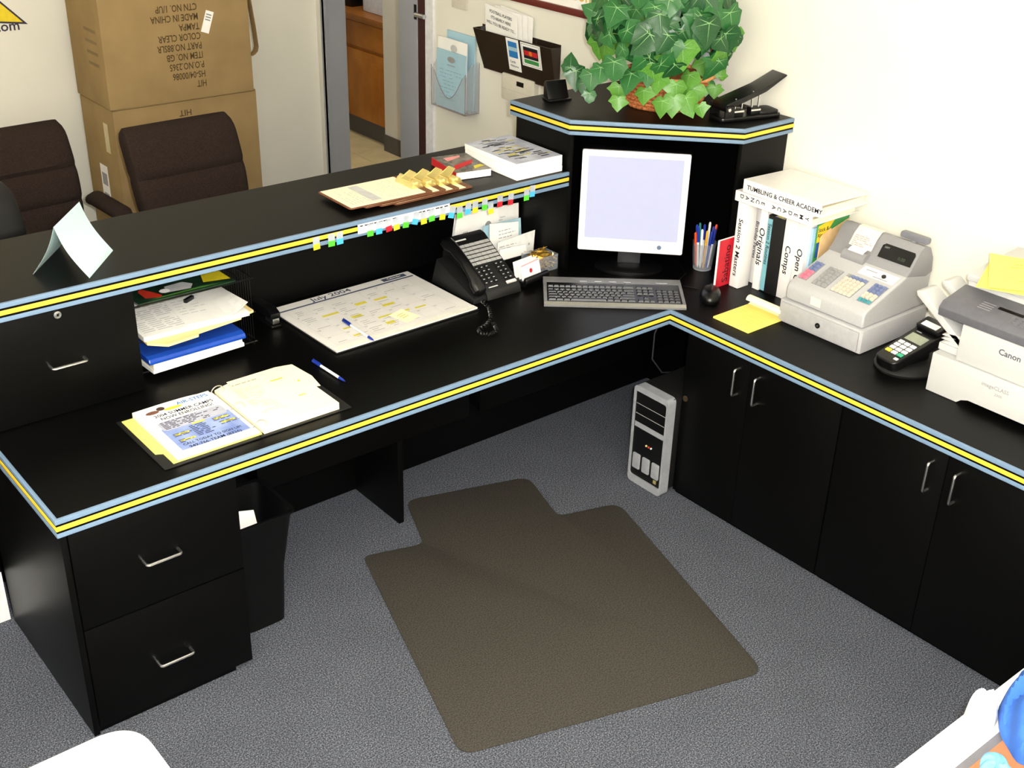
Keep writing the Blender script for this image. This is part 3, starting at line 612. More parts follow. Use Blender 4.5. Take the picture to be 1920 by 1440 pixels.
# ---------------------------------------------------------------- computer corner
def computer():
    a = -math.pi/4
    t = thing('computer_monitor', 'flat monitor with pale bezel and bright white screen in the hutch corner', 'monitor', (.155, .37, ZD+.001), a)
    # local: faces -y; x to viewer's right
    BZ = M('silver_bezel', (225, 226, 230), .4); 
    MB().lathe([(.01, 0), (.125, 0), (.125, .008), (.11, .014), (.01, .018)], 32, (0, 0, 0), 1, .72).build('base', BPLA, t, smooth=True)
    MB().box(-.042, .0, .016, .042, .03, .2).build('neck', M('dark_grey_plastic', (42, 42, 46), .4), t, bevel=.004)
    y = -.052
    sc = M('screen_on', (70, 70, 78), .3, emit=11)
    MB().box(-.192, y, .082, .192, y+.05, .458).build('case', BPLA, t, bevel=.006)
    f = MB().loft([rr_xz(-.19, .083, .19, .457, .008, y-.001), rr_xz(-.19, .083, .19, .457, .008, y-.010)])
    f.build('bezel', BZ, t, bevel=.0015)
    s = MB().box(-.168, y-.0115, .132, .168, y-.0102, .436).build('screen', sc, t)
    MB().cyl((.105, y-.0102, .108), (.105, y-.014, .108), .008, n=18).build('power_button', M('blue_grey_button', (96, 112, 140), .3), t, bevel=.001)
    # keyboard
    fl, fr = Vector((-.337, .278, 0)), Vector((.042, -.034, 0)); an = math.atan2(fr.y-fl.y, fr.x-fl.x); W = (fr-fl).length
    t = thing('keyboard', 'black and silver multimedia keyboard in front of the monitor', 'keyboard', (fl.x, fl.y, ZD+.001), an)
    GR = M('keyboard_grey', (112, 112, 114), .4); KEY = M('keycap', (34, 34, 38), .4)
    MB().prism([(0, 0), (.205, 0), (.205, .028), (.17, .026), (.012, .014), (0, .008)], 0, W, 'x').build('case', GR, t, bevel=.002)
    MB().prism([(.0, .0078), (.012, .0142), (.0125, .0152), (-.001, .0085)], .001, W-.001, 'x').build('front_rim', SILVER, t)
    sl = Vector((0, .158, .012)).normalized(); nn = Vector((1, 0, 0)).cross(sl)
    pl = Pl((0, .012, .0142), (1, 0, 0), sl)
    MB().loft([[pl.p(.012, .006, .0002), pl.p(W-.012, .006, .0002), pl.p(W-.012, .145, .0002), pl.p(.012, .145, .0002)], [pl.p(.012, .006, .0012), pl.p(W-.012, .006, .0012), pl.p(W-.012, .145, .0012), pl.p(.012, .145, .0012)]]).build('key_well', BPLA, t)
    cache = {}
    def key(u, v, w, h):
        k = (round(w, 4), round(h, 4))
        if k not in cache:
            e = .0028; b = MB().loft([[(0, 0, 0), (w, 0, 0), (w, h, 0), (0, h, 0)], [(e, e, .006), (w-e, e, .006), (w-e, h-e, .006), (e, h-e, .006)]]); cache[k] = b.mesh('key'); cache[k].materials.append(KEY)
        o = bpy.data.objects.new('key', cache[k]); C.objects.link(o); o.parent = t
        m = Matrix((pl.r, pl.u, pl.n)).transposed().to_4x4(); m.translation = pl.p(u, v, .0014); o.matrix_local = m
    p = (W-.032)/22.75; u0 = .016; g = .0012
    for r, (v, ws) in enumerate(((.008, [1.4, 1.2, 1.2, 6.2, 1.2, 1.2, 1.2, 1.4]), (.0265, [2.2]+[1]*10+[2.8]), (.045, [1.7]+[1]*11+[2.3]), (.0635, [1.5]+[1]*12+[1.5]), (.082, [1]*13+[2]), (.108, [1]*13+[2]))):
        u = u0
        for wk in ws:
            key(u, v, wk*p-g, .0172 if r < 5 else .013); u += wk*p
    ub = u0+15.35*p
    for j in range(3):
        for v in (.0635, .082, .108): key(ub+j*p, v, p-g, .0172 if v < .1 else .013)
    for j, v in ((0, .008), (1, .008), (2, .008), (1, .0265)): key(ub+j*p, v, p-g, .0172)
    ub += 3.35*p
    for r in range(5):
        for j in range(4):
            if ub+(j+1)*p < W-.01: key(ub+j*p, .008+.0187*r, p-g, .0172)
    for k in range(4): MB().loft([[pl.p(.13+.052*k, .15, .0005), pl.p(.155+.052*k, .15, .0005), pl.p(.155+.052*k, .156, .0005), pl.p(.13+.052*k, .156, .0005)], [pl.p(.13+.052*k, .15, .004), pl.p(.155+.052*k, .15, .004), pl.p(.155+.052*k, .156, .004), pl.p(.13+.052*k, .156, .004)]]).build('media_key', SILVER, t)
    MB().loft([[pl.p(.40, .15, .0005), pl.p(.44, .15, .0005), pl.p(.44, .156, .0005), pl.p(.40, .156, .0005)], [pl.p(.40, .15, .003), pl.p(.44, .15, .003), pl.p(.44, .156, .003), pl.p(.40, .156, .003)]]).build('indicator_panel', SILVER, t)
    # mouse
    t = thing('computer_mouse', 'black computer mouse on the worktop beside the keyboard', 'mouse', (.185, -.012, ZD+.001), math.radians(-50)); t.scale = (1.2, 1.2, 1.1)
    MB().loft([[(.031*k*math.cos(g), .055*k*math.sin(g), z) for g in [2*math.pi*j/24 for j in range(24)]] for k, z in ((.93, 0), (1, .008), (.98, .018), (.85, .028), (.55, .035), (.15, .037))]).build('body', BPLA, t, smooth=True)
    MB().cyl((-.004, .03, .0315), (.004, .03, .0315), .006, n=12).build('scroll_wheel', M('dark_grey_plastic', (42, 42, 46)), t, smooth=True)
    o = MB().tube([(.21, .07, ZD+.003), (.19, .12, ZD+.003), (.22, .17, ZD+.003), (.285, .2, ZD+.003), (.34, .30, ZD+.003), (.35, .45, ZD+.003)], .0018, 6).build('mouse_cable', BPLA, smooth=True); tag(o, 'thin black cable running from the mouse behind the monitor', 'cable')
    # pen cup
    c = P(1316, 503, 'z', ZD); c.z = ZD+.001
    t = thing('pen_cup', 'clear plastic cup of pens between the monitor and the red booklet', 'pen cup', c)
    CL = M('clear_cup', (170, 175, 185), .08, alpha=.2)
    MB().lathe([(.034, 0), (.036, .004), (.045, .105), (.0435, .105), (.0345, .006), (.001, .005)], 28).build('cup', CL, t, smooth=True)
    MB().lathe([(.001, -.0), (.0335, 0), (.0335, .003), (.001, .003)], 28).build('cup_base', M('grey_translucent', (150, 152, 158), .3), t)
    rr = random.Random(4); spec = [('orange marker', (232, 84, 34), .0075, -.03), ('blue pen', (30, 50, 150), .0045, -.012), ('white pen', (235, 235, 235), .0042, -.004), ('blue pen', (30, 50, 150), .0045, .004), ('blue pen', (26, 46, 140), .0045, .010), ('blue pen', (34, 58, 165), .0045, .016), ('red pen', (200, 70, 40), .0042, .0), ('blue pen', (30, 50, 150), .0045, .022), ('white pen', (228, 228, 232), .0042, .012), ('yellow pencil', (220, 160, 50), .0038, .03), ('green pen', (50, 130, 120), .004, .028), ('blue pen', (24, 44, 130), .0045, .026)]
    sd = Vector((RT.x, RT.y, 0)).normalized(); fw = Vector((FW.x, FW.y, 0)).normalized()
    for i, (nm, col, r, off) in enumerate(spec):
        th = math.pi-(i*5 % 12)*math.pi/6 if i else math.pi; b0 = (sd*math.cos(th)+fw*math.sin(th))*.021; top = (sd*math.cos(th)+fw*math.sin(th))*.031; L = .15+.018*rr.random()-(.02 if i == 0 else 0)
        d = (top-b0+Vector((0, 0, .1))).normalized(); b0 = b0+Vector((0, 0, .007))
        k = thing('pen', nm+' standing in the clear cup', 'pen', c, group='pens in the clear cup')
        mcol = M('pen_'+str(col), col, .35); body = PENW if 'blue' in nm and i % 2 else mcol
        MB().tube([b0, b0+d*.012, b0+d*L*.62], [.001, r, r], 8).build('barrel', body, k, smooth=True); MB().tube([b0+d*L*.62, b0+d*L*.97, b0+d*L], [r*1.15, r*1.1, r*.6], 8).build('cap', mcol, k, smooth=True)
    # tower
    t = thing('computer_tower', 'silver and black computer tower on the carpet under the worktop', 'computer', (-.06, .083, .001), -math.pi/2)
    # local x = toward viewer right (-y world), y = +x world
    SG = M('silver_grey_plastic', (146, 148, 154), .4); W, H, D = .168, .398, .40
    MB().box(.004, .03, .02, W-.004, D, H-.004).build('case', BMAT, t, bevel=.003)
    fr = rrect(0, 0.001, W, H, .02); inn = rrect(.008, .03, W-.008, H-.022, .012)
    b = MB(); n = len(fr)
    b.add([(p[0], 0, p[1]) for p in fr]+[(p[0], 0, p[1]) for p in inn]+[(p[0], .04, p[1]) for p in fr]+[(p[0], .04, p[1]) for p in inn],
          [q for i in range(n) for q in (((i, (i+1) % n, (i+1) % n+n, i+n)), (i+2*n, i+3*n, (i+1) % n+3*n, (i+1) % n+2*n), (i, i+2*n, (i+1) % n+2*n, (i+1) % n), (i+n, (i+1) % n+n, (i+1) % n+3*n, i+3*n))])
    b.build('front_frame', SG, t)
    MB().prism(inn, .006, .03, 'y').build('front_panel', BPLA, t)
    MB().box(.012, .0045, .232, W-.012, .0058, .252).build('disc_drive', SG, t)
    for k in range(2): MB().box(.012, .0048, .285+.04*k, W-.012, .0058, .287+.04*k).build('drive_seam', GINK, t)
    for k, x in enumerate((.018, .066, .114)): MB().prism(rrect(x, .062-.0*k, x+.036, .125, .006), .001, .0058, 'y').build('storage_door', M('light_grey_plastic', (150, 152, 158), .4), t, bevel=.001)
    for k, cc in enumerate(((230, 220, 150), (220, 60, 50), (235, 235, 225))): MB().cyl((.078+.012*k, .0058, .175), (.078+.012*k, .002, .175), .0035, n=10).build('av_jack', M('jack%d' % k, cc, .4), t)
    MB().box(.02+.105, .0045, .04, .02+.12, .0058, .055).build('sticker', GOLD, t)
    for k, pts in enumerate((((.20, .05, .648), (.17, .02, .60), (.20, -.01, .50), (.30, -.02, .44), (.40, -.02, .38), (.42, -.02, .22)), ((.12, .12, .648), (.06, .12, .55), (.07, .13, .44), (.14, .14, .36), (.34, .15, .3)), ((.24, .0, .648), (.22, -.04, .56), (.28, -.06, .46), (.38, -.06, .42), (.41, -.06, .3)))):
        o = MB().tube(pts, .0028, 6).build('cable', M('grey_cable', (52, 52, 56), .5), smooth=True); tag(o, ('dark cable drooping from the worktop behind the tower front', 'slack dark loop of cable on the open side of the tower', 'dark cable close to the base cabinet edge behind the tower')[k], 'cable')
def rr_xz(x0, z0, x1, z1, r, y): return [(p[0], y, p[1]) for p in rrect(x0, z0, x1, z1, r)]
computer()
# ---------------------------------------------------------------- wall side of the worktop
def binders():
    GRP = 'binders by the cash register'
    def lf(y, x):   # local frame: x = -y world, y = +x world (towards the wall)
        return (x, y, ZD+.001), -math.pi/2
    def binder(label, x, y1, y0, h, depth, mat, spine=None, text=None, size=.02, tilt=0, sp=None, inner=WHITE, top=True, pos=.5):
        loc, rz = lf(y1, x); w = y1-y0
        t = thing('ring_binder', label, 'binder', loc, rz, GRP); t.rotation_euler = (0, tilt, rz)
        MB().box(0, 0, 0, .003, depth, h).build('cover', mat, t, bevel=.001); MB().box(w-.003, 0, 0, w, depth, h).build('cover', mat, t, bevel=.001)
        MB().box(0, -.003, 0, w, -.0002, h).build('spine', mat, t, bevel=.001)
        if w > .012: MB().box(.0034, .012, .006, w-.0034, depth-.012, h-.012).build('pages', inner, t)
        pl = Pl((0, -.003, 0), (1, 0, 0), (0, 0, 1))
        if spine: marks(t, pl, [(.003, .004, w-.003, h-.004)], spine, 'spine_label', .0005)
        if text: txt(t, text, size, pl, w/2-size*.3, h*pos, INK, 'LEFT', rot=-math.pi/2, h=.0012, shear=.1, sx=1.15)
        return t
    binder('white binder lettered Session 2 next to the red booklet', .335, .031, -.009, .316, .055, BVINYL, text='Session 2 Masters', size=.026, pos=.82)
    binder('thin white binder set back, lettered Birthday Parties', .42, .016, -.010, .28, .15, BVINYL, text='Birthday Parties', size=.019, pos=.84)
    binder('white binder lettered Originals', .385, -.0335, -.062, .308, .21, BVINYL, text='Originals', size=.034, pos=.76)
    TEAL = M('teal_spine', (120, 176, 190), .5)
    binder('black binder with a teal lettered spine strip', .39, -.0645, -.1335, .285, .21, BMAT, None, None)
    b = bpy.data.objects[-1] if False else None
    t = [o for o in bpy.data.objects if o.get('label', '').startswith('black binder')][0]
    pl = Pl((0, -.003, 0), (1, 0, 0), (0, 0, 1)); marks(t, pl, [(.0, .004, .02, .272)], TEAL, 'spine_label', .0006); txt(t, 'Session 2 Routines', .02, pl, .004, .255, INK, rot=-math.pi/2, h=.0014, shear=.1)
    MB().box(.014, .03, .275, .04, .17, .2855).build('index_tab', YPAD, t)
    binder('white binder lettered Comps', .395, -.136, -.184, .303, .2, BVINYL, text='Comps', size=.032, pos=.66)
    binder('white binder lettered Open GYM behind the cash register', .40, -.186, -.226, .306, .2, BVINYL, text='Open GYM', size=.032, pos=.66)
    # two binders lying on top
    def lying(label, x, ya, yb, z, th, text, size, rz=0, sp=1):
        t = thing('ring_binder', label, 'binder', (x, ya, z), -math.pi/2+rz, GRP); w = ya-yb
        MB().box(0, 0, 0, w, .255, .003).build('cover', BVINYL, t, bevel=.001); MB().loft([[(0, 0, th-.003), (w, 0, th-.003), (w, .255, th-.012), (0, .255, th-.012)], [(0, 0, th), (w, 0, th), (w, .255, th-.009), (0, .255, th-.009)]]).build('cover', BVINYL, t)
        MB().box(0, -.003, 0, w, -.0002, th).build('spine', BVINYL, t, bevel=.001); MB().box(.006, .012, .0034, w-.01, .245, th-.018).build('pages', CREAM, t)
        for k in range(3): MB().tube([(w-.06-.1*k, .012+.012*math.cos(g), .02+.012*math.sin(g)-.004) for g in [2*math.pi*j/12 for j in range(13)]], .0012, 5).build('ring', SILVER, t, smooth=True)
        return t, w, th
    t, w, th = lying('white binder lettered DANCE ACADEMY lying on the upright binders', .333, .048, -.285, ZD+.3185, .036, '', .02)
    pl = Pl((0, -.003, 0), (1, 0, 0), (0, 0, 1))
    for k, ch in enumerate('DANCE ACADEMY'):
        if ch != ' ': txt(t, ch, .022, pl, .024+.0235*k, .022, INK, 'CENTER', rot=-math.pi/2 if k < 5 else -math.pi/2, h=.0012)
    t, w, th = lying('white binder lettered TUMBLING & CHEER ACADEMY on top of the binder pile', .338, .022, -.312, ZD+.3555, .045, '', .02, .0)
    txt(t, 'TUMBLING & CHEER ACADEMY', .0228, pl, .018, .013, INK, h=.0012)
    # red booklet
    t = thing('red_booklet', 'red booklet leaning beside the white Session 2 binder', 'booklet', (.272, .051, ZD+.001), 0)
    RED = M('red_cover', (196, 32, 48), .45)
    MB().box(0, 0, 0, .10, .0015, .178).build('back_cover', WHITE, t); MB().box(.001, -.0075, .001, .098, -.0002, .176).build('pages', WHITE, t)
    MB().box(0, -.009, 0, .10, -.0077, .178).build('front_cover', RED, t)
    txt(t, 'Sabatino', .042, Pl((0, -.009, 0), (1, 0, 0), (0, 0, 1)), .058, .012, M('dark_red_ink', (70, 6, 16), .5), rot=math.pi/2, h=.0006)
    # folders between the binders and the register
    FG = M('green_folder', (70, 150, 84), .5); FB = M('pale_blue_folder', (170, 205, 235), .5)
    def folder(name, label, y, prof, mat, th=.003):
        o = MB().prism(prof, y-th, y, 'y').build(name, mat); tag(o, label, 'folder', 'folders behind the cash register'); return o
    folder('blue_folder', 'pale blue folder next to the Open GYM binder', -.2285, [(.415, ZD+.001), (.59, ZD+.001), (.59, ZD+.27), (.415, ZD+.28)], FB, .008)
    g = folder('green_folder', 'green and yellow printed folder behind the cash register', -.238, [(.43, ZD+.001), (.604, ZD+.001), (.604, ZD+.335), (.58, ZD+.335), (.43, ZD+.29)], FG, .003)
    pl = Pl((.43, -.241, ZD), (1, 0, 0), (0, 0, 1))
    marks(g, pl, [[(.004, .2), (.1, .302), (.004, .285)]], M('yellow_print', (236, 206, 50), .6)); txt(g, 'Stick &', .02, pl, .006, .262, INK, h=.001); txt(g, 'Ring', .02, pl, .006, .243, INK, h=.001)
    marks(g, pl, [(.004, .17, .03, .225)], M('deep_blue_print', (36, 90, 160), .6), h=.0009)
    folder('manila_folder', 'tan manila folder leaning behind the cash register', -.246, [(.445, ZD+.001), (.595, ZD+.001), (.595, ZD+.285), (.50, ZD+.262), (.497, ZD+.268), (.45, ZD+.25), (.445, ZD+.24)], M('tan_folder', (222, 186, 136), .7), .004)
binders()
def register():
    t = thing('cash_register', 'grey electronic cash register with coloured keys and cash drawer', 'cash register', (.23, -.272, ZD+.001), -math.pi/2)
    W, D = .335, .365
    dr = MB().box(0, .008, 0, W, D, .082).build('cash_drawer', REGG, t, bevel=.006)
    f = MB().box(.012, .0005, .008, W-.012, .0078, .074).build('drawer_front', M('register_front', (168, 167, 169), .5), dr, bevel=.002)
    MB().cyl((W*.5, .0005, .043), (W*.5, -.003, .043), .009, n=18).build('lock', BPLA, dr, smooth=True); MB().cyl((W*.5, -.003, .043), (W*.5, -.0045, .043), .004, n=12).build('keyway', SILVER, dr)
    prof = [(.016, .0835), (.016, .125), (.022, .138), (.034, .146), (.215, .212), (.235, .228), (.275, .288), (.295, .30), (.33, .29), (.355, .25), (.364, .2), (.364, .0835)]
    MB().prism(prof, .012, W-.012, 'x').build('body', REGG, t, bevel=.008, seg=3)
    # darker upper housing
    up = [(.2155, .2135), (.236, .2295), (.2755, .2895), (.295, .3015), (.331, .2915), (.356, .2515), (.365, .20), (.33, .19)]
    MB().prism(up, .0105, W-.0105, 'x').build('top_housing', REGD, t, bevel=.004)
    sl = Vector((0, .181, .066)).normalized(); pl = Pl((0, .034, .146), (1, 0, 0), sl)
    KC = dict(p=(206, 120, 140), b=(110, 122, 160), g=(150, 150, 150), c=(206, 196, 180), t=(70, 140, 150))
    km = {k: M('key_'+k, v, .45) for k, v in KC.items()}; cache = {}
    def keys(u0, v0, cols, rows, pit, patt):
        MB().loft([[pl.p(u0-.002, v0-.002, .0003), pl.p(u0+cols*pit+.001, v0-.002, .0003), pl.p(u0+cols*pit+.001, v0+rows*.0165+.001, .0003), pl.p(u0-.002, v0+rows*.0165+.001, .0003)], [pl.p(u0-.002, v0-.002, .001), pl.p(u0+cols*pit+.001, v0-.002, .001), pl.p(u0+cols*pit+.001, v0+rows*.0165+.001, .001), pl.p(u0-.002, v0+rows*.0165+.001, .001)]]).build('key_well', REGD, t)
        for r in range(rows):
            for c_ in range(cols):
                k = patt(r, c_)
                if (k, pit) not in cache:
                    e = .0025; w = pit-.002; h = .0145
                    cache[(k, pit)] = MB().loft([[(0, 0, 0), (w, 0, 0), (w, h, 0), (0, h, 0)], [(e, e, .007), (w-e, e, .007), (w-e, h-e, .007), (e, h-e, .007)]]).mesh('key', .0008); cache[(k, pit)].materials.append(km[k])
                o = bpy.data.objects.new('key', cache[(k, pit)]); C.objects.link(o); o.parent = t
                m = Matrix((pl.r, pl.u, pl.n)).transposed().to_4x4(); m.translation = pl.p(u0+c_*pit, v0+r*.0165, .0012); o.matrix_local = m
    keys(.026, .022, 2, 6, .016, lambda r, c_: 'p' if r < 3 else 'b')
    keys(.083, .020, 3, 6, .018, lambda r, c_: 'g')
    keys(.158, .020, 5, 6, .0155, lambda r, c_: 'b' if r == 5 and c_ > 0 else ('g' if r == 5 else 'c'))
    keys(.262, .022, 3, 6, .016, lambda r, c_: 't' if r < 1 else ('c' if r < 3 else 'b'))
    marks(t, pl, [(.175, .138, .31, .183)], M('panel_white', (226, 226, 226), .5), 'control_panel', .0008)
    a = MB().cyl(pl.p(.263, .16, .001), pl.p(.263, .16, .006), .0075, n=16).build('mode_lock', BPLA, t, smooth=True)
    marks(t, pl, [(.19, .165, .232, .169)], GINK, h=.0014); marks(t, pl, [(.23, .144, .285, .148)], GINK, h=.0014)
    marks(t, Pl((0, .016, .0835), (1, 0, 0), (0, 0, 1)), [(.115, .014, .155, .042)], CREAM, 'price_sticker', .0012)
    # display
    d2 = Vector((0, .04, .06)).normalized(); pd = Pl((0, .236, .2295), (1, 0, 0), d2)
    q = [(.19, .010), (.315, .010), (.315, .052), (.31, .060), (.20, .060), (.19, .052)]
    b = MB().loft([[pd.p(u, v, .001) for u, v in q], [pd.p(u, v, .003) for u, v in q]]).build('display_window', BPLA, t)
    txt(b, '0.00', .016, pd, .262, .02, M('display_digits', (60, 74, 60), .5), h=.0036); txt(b, 'DEPT', .008, pd, .20, .045, GINK, h=.0036)
    # printer cover and receipt
    MB().tube([(.075, .225, .215), (.165, .225, .215)], .024, 20).build('printer_cover', REGD, t, smooth=True)
    def strip(u0, u1, pts, name, mat):
        b = MB()
        for (y0, z0), (y1, z1) in zip(pts, pts[1:]): b.loft([[(u0, y0, z0), (u1, y0, z0), (u1, y0, z0+.0008), (u0, y0, z0+.0008)], [(u0, y1, z1), (u1, y1, z1), (u1, y1, z1+.0008), (u0, y1, z1+.0008)]])
        return b.build(name, mat, t)
    strip(.09, .15, [(.205, .215), (.212, .234), (.225, .242), (.24, .247)], 'receipt', WHITE)
    strip(.075, .165, [(.238, .2475), (.262, .283), (.285, .3035), (.305, .3040)], 'price_list', M('cream_label', (236, 230, 206), .7))
    pr = Pl((.075, .238, .2485), (1, 0, 0), (0, .024, .0355)); rr = random.Random(5)
    marks(t, pr, scribble(.008, .0, .085, .04, 6, .0025, rr, .8, .012), M('red_grey_ink', (176, 140, 134), .7), 'price_print', .0012)
    # customer display pod
    MB().prism(rrect(.215, .30, .318, .322, .008), .312, .334, 'y').build('customer_display', M('register_pod', (120, 120, 128), .4), t, bevel=.003)
    MB().cyl((.265, .322, .28), (.265, .322, .301), .012, n=14).build('display_stem', REGD, t)
    # yellow message pad with curled page
    p = thing('message_pad', 'yellow message pad with rolled back cover beside the cash register', 'notepad', (.070, -.131, ZD+.001), math.radians(-90))
    L = .2; Wd = .155
    MB().box(0, 0, 0, Wd, L, .006).build('pad', YPAD, p)
    b = MB(); N = 14
    for i in range(N):
        g0, g1 = -math.pi/2+i*.33, -math.pi/2+(i+1)*.33; r = .017
        f = lambda g, k: (L-.02+(r-k)*math.cos(g), .007+r+(r-k)*math.sin(g))
        a0, a1, c0, c1 = f(g0, 0), f(g1, 0), f(g0, .001), f(g1, .001)
        b.loft([[(0, *a0), (Wd, *a0), (Wd, *c0), (0, *c0)], [(0, *a1), (Wd, *a1), (Wd, *c1), (0, *c1)]])
    b.build('curled_page', CREAM, p, smooth=True)
    rr = random.Random(6); pl2 = Pl((0, 0, .006), (1, 0, 0), (0, 1, 0))
    marks(p, pl2, [(.01, .02+.02*k, Wd-.01, .0208+.02*k) for k in range(8)], M('pad_line', (206, 190, 90), .7), 'pad_lines')
    p.rotation_euler = (0, 0, math.radians(-90))
register()
def terminal_printer():
    t = thing('card_terminal', 'black card payment terminal on a round swivel stand', 'card terminal', (.305, -.745, ZD+.001), math.radians(-98))
    MB().lathe([(.01, 0), (.115, 0), (.118, .008), (.105, .02), (.06, .026), (.01, .03)], 36, (0, .0, 0), .82, 1.0).build('stand_base', BMAT, t, smooth=True)
    MB().prism(rrect(-.04, -.05, .04, .05, .02), .0265, .05).build('pedestal', BPLA, t, bevel=.006)
    R = Matrix.Translation((0, 0, .048)) @ Matrix.Rotation(math.radians(16), 4, 'X')
    prof = rpoly([(-.042, -.118), (.042, -.118), (.05, .02), (.05, .12), (-.05, .12), (-.05, .02)], [.025, .025, .02, .012, .012, .02])
    MB().prism(prof, 0, .034).xf(R).build('body', BPLA, t, bevel=.006, seg=3)
    MB().box(-.045, .07, .034, .045, .125, .052).xf(R).build('printer_cover', BPLA, t, bevel=.006)
    MB().box(-.03, .076, .0521, .03, .10, .0535).xf(R).build('paper_slot', WHITE, t)
    MB().box(-.033, .005, .0341, .033, .045, .0352).xf(R).build('display', M('lcd_grey', (150, 156, 136), .3), t)
    kw = M('white_key', (225, 226, 226), .4); ky = M('yellow_key', (235, 205, 70), .4); kg = M('green_key', (60, 170, 130), .4)
    for r in range(4):
        for c_ in range(3):
            x = -.033+.0235*c_; y = -.078+.0185*r
            MB().box(x, y, .0342, x+.019, y+.0135, .038).xf(R).build('key', (ky if (r, c_) == (0, 0) else kg if (r, c_) == (0, 2) else kw), t, bevel=.001)
    MB().box(.02, -.098, .0342, .034, -.088, .037).xf(R).build('key', kw, t, bevel=.001)
    MB().box(-.03, .056, .0342, -.01, .059, .035).xf(R).build('indicator', GINK, t)
    # multifunction printer
    PB = M('printer_beige', (190, 190, 189), .45, ns=200, na=.015); PD = M('printer_panel_grey', (96, 96, 102), .45)
    t = thing('laser_printer', 'white multifunction laser printer with grey control panel by the wall', 'printer', (.205, -.873, ZD+.001), -math.pi/2)
    W, D = .50, .39
    MB().prism([(0, 0), (.105, 0), (.118, .012), (.14, .02), (.36, .02), (.385, .012), (.4, 0), (W, 0), (W, .125), (0, .125)], .0, D, 'y').build('paper_drawer', PB, t, bevel=.003)
    MB().box(.07, .006, .1262, W, D, .2435).build('main_body', PB, t, bevel=.006)
    MB().box(-.004, .03, .1262, .0695, D, .15).build('side_ledge', PB, t, bevel=.004)
    MB().prism([(.012, .2445), (.0, .2445), (-.004, .272), (.012, .288), (.125, .312), (.125, .2445)], -.01, W, 'x').build('control_panel', PD, t, bevel=.003)
    MB().prism([(.126, .2445), (.126, .326), (D, .345), (D, .2445)], -.004, W, 'x').build('scanner_bed', PB, t, bevel=.004)
    MB().prism([(.118, .327), (.116, .350), (D, .374), (D, .346)], -.008, W, 'x').build('scanner_lid', PB, t, bevel=.006)
    pp = Pl((0, .012, .288), (1, 0, 0), (0, .113, .024))
    MB().box(-.0, 0, 0, .001, .001, .001)
    marks(t, pp, [(.135, .05, .215, .064)], BPLA, 'display', .001); marks(t, pp, [(.19, .005, .36, .045)], M('printer_keypad', (104, 104, 110), .5), 'keypad', .001)
    for r in range(3):
        for c_ in range(6): MB().cyl(pp.p(.205+.02*c_, .012+.012*r, .001), pp.p(.205+.02*c_, .012+.012*r, .0035), .0042, n=10).build('button', PD, t)
    for k in range(4): marks(t, pp, [(.085, .026+.011*k, .125, .029+.011*k)], M('panel_print', (160, 160, 166), .6), 'panel_print', .001)
    pf = Pl((0, .006, 0), (1, 0, 0), (0, 0, 1)); txt(t, 'Canon', .026, pf, .195, .195, M('brand_ink', (70, 72, 84), .5), h=.001)
    txt(t, 'imageCLASS', .017, Pl((0, 0, 0), (1, 0, 0), (0, 0, 1)), .17, .088, GINK, h=.001); txt(t, '2300', .012, Pl((0, 0, 0), (1, 0, 0), (0, 0, 1)), .215, .07, GINK, h=.001)
    # side trays
    for a, (y0, y1, z0, z1, ex) in enumerate(((.03, .11, .205, .285, .11), (.13, .2, .235, .30, .09))):
        MB().prism([(.069, z0-.055), (.069, z0-.03), (-ex+.02, z1), (-ex, z1-.006), (-ex+.005, z1-.02)], y0, y1, 'y').build('output_tray', PB, t, bevel=.003)
    for k in range(3): MB().prism([(-.001, .151+.012*k), (.0692, .151+.012*k), (.0692, .168+.012*k), (.02, .161+.012*k)], .03+.0*k, .25, 'y').build('feed_slat', M('printer_shade', (200, 198, 192), .5), t, bevel=.001)
    # yellow sheets lying on the lid
    for i, (dx, dy, rz) in enumerate(((0, 0, .10), (-.03, .05, .30))):
        c = Vector((.40+.03*i, -1.03, ZD+.361+.007*i+.0008))
        def f(u, v, i=i): return (-.14+.28*u, -.108+.216*v, .374/.39*0+.012*((1-u)**3)*i*(v)+.0)
        o = MB().sheet(f, 8, 6, .0012).build('yellow_sheet', YPAD); tag(o, ('yellow paper sheet under another on the printer lid', 'top yellow paper sheet with handwriting on the printer lid')[i], 'paper', 'yellow sheets on the printer')
        o.matrix_world = Matrix.Translation(c) @ Matrix.Rotation(math.radians(-5.0), 4, 'Y') @ Matrix.Rotation(-math.pi/2+rz+.25, 4, 'Z')
        if i:
            rr = random.Random(3); marks(o, Pl((-.14, -.108, 0), (1, 0, 0), (0, 1, 0)), scribble(.05, .04, .26, .2, 7, .003, rr, .6, .03), M('olive_ink', (176, 168, 60), .7), 'handwriting', .004)
terminal_printer()
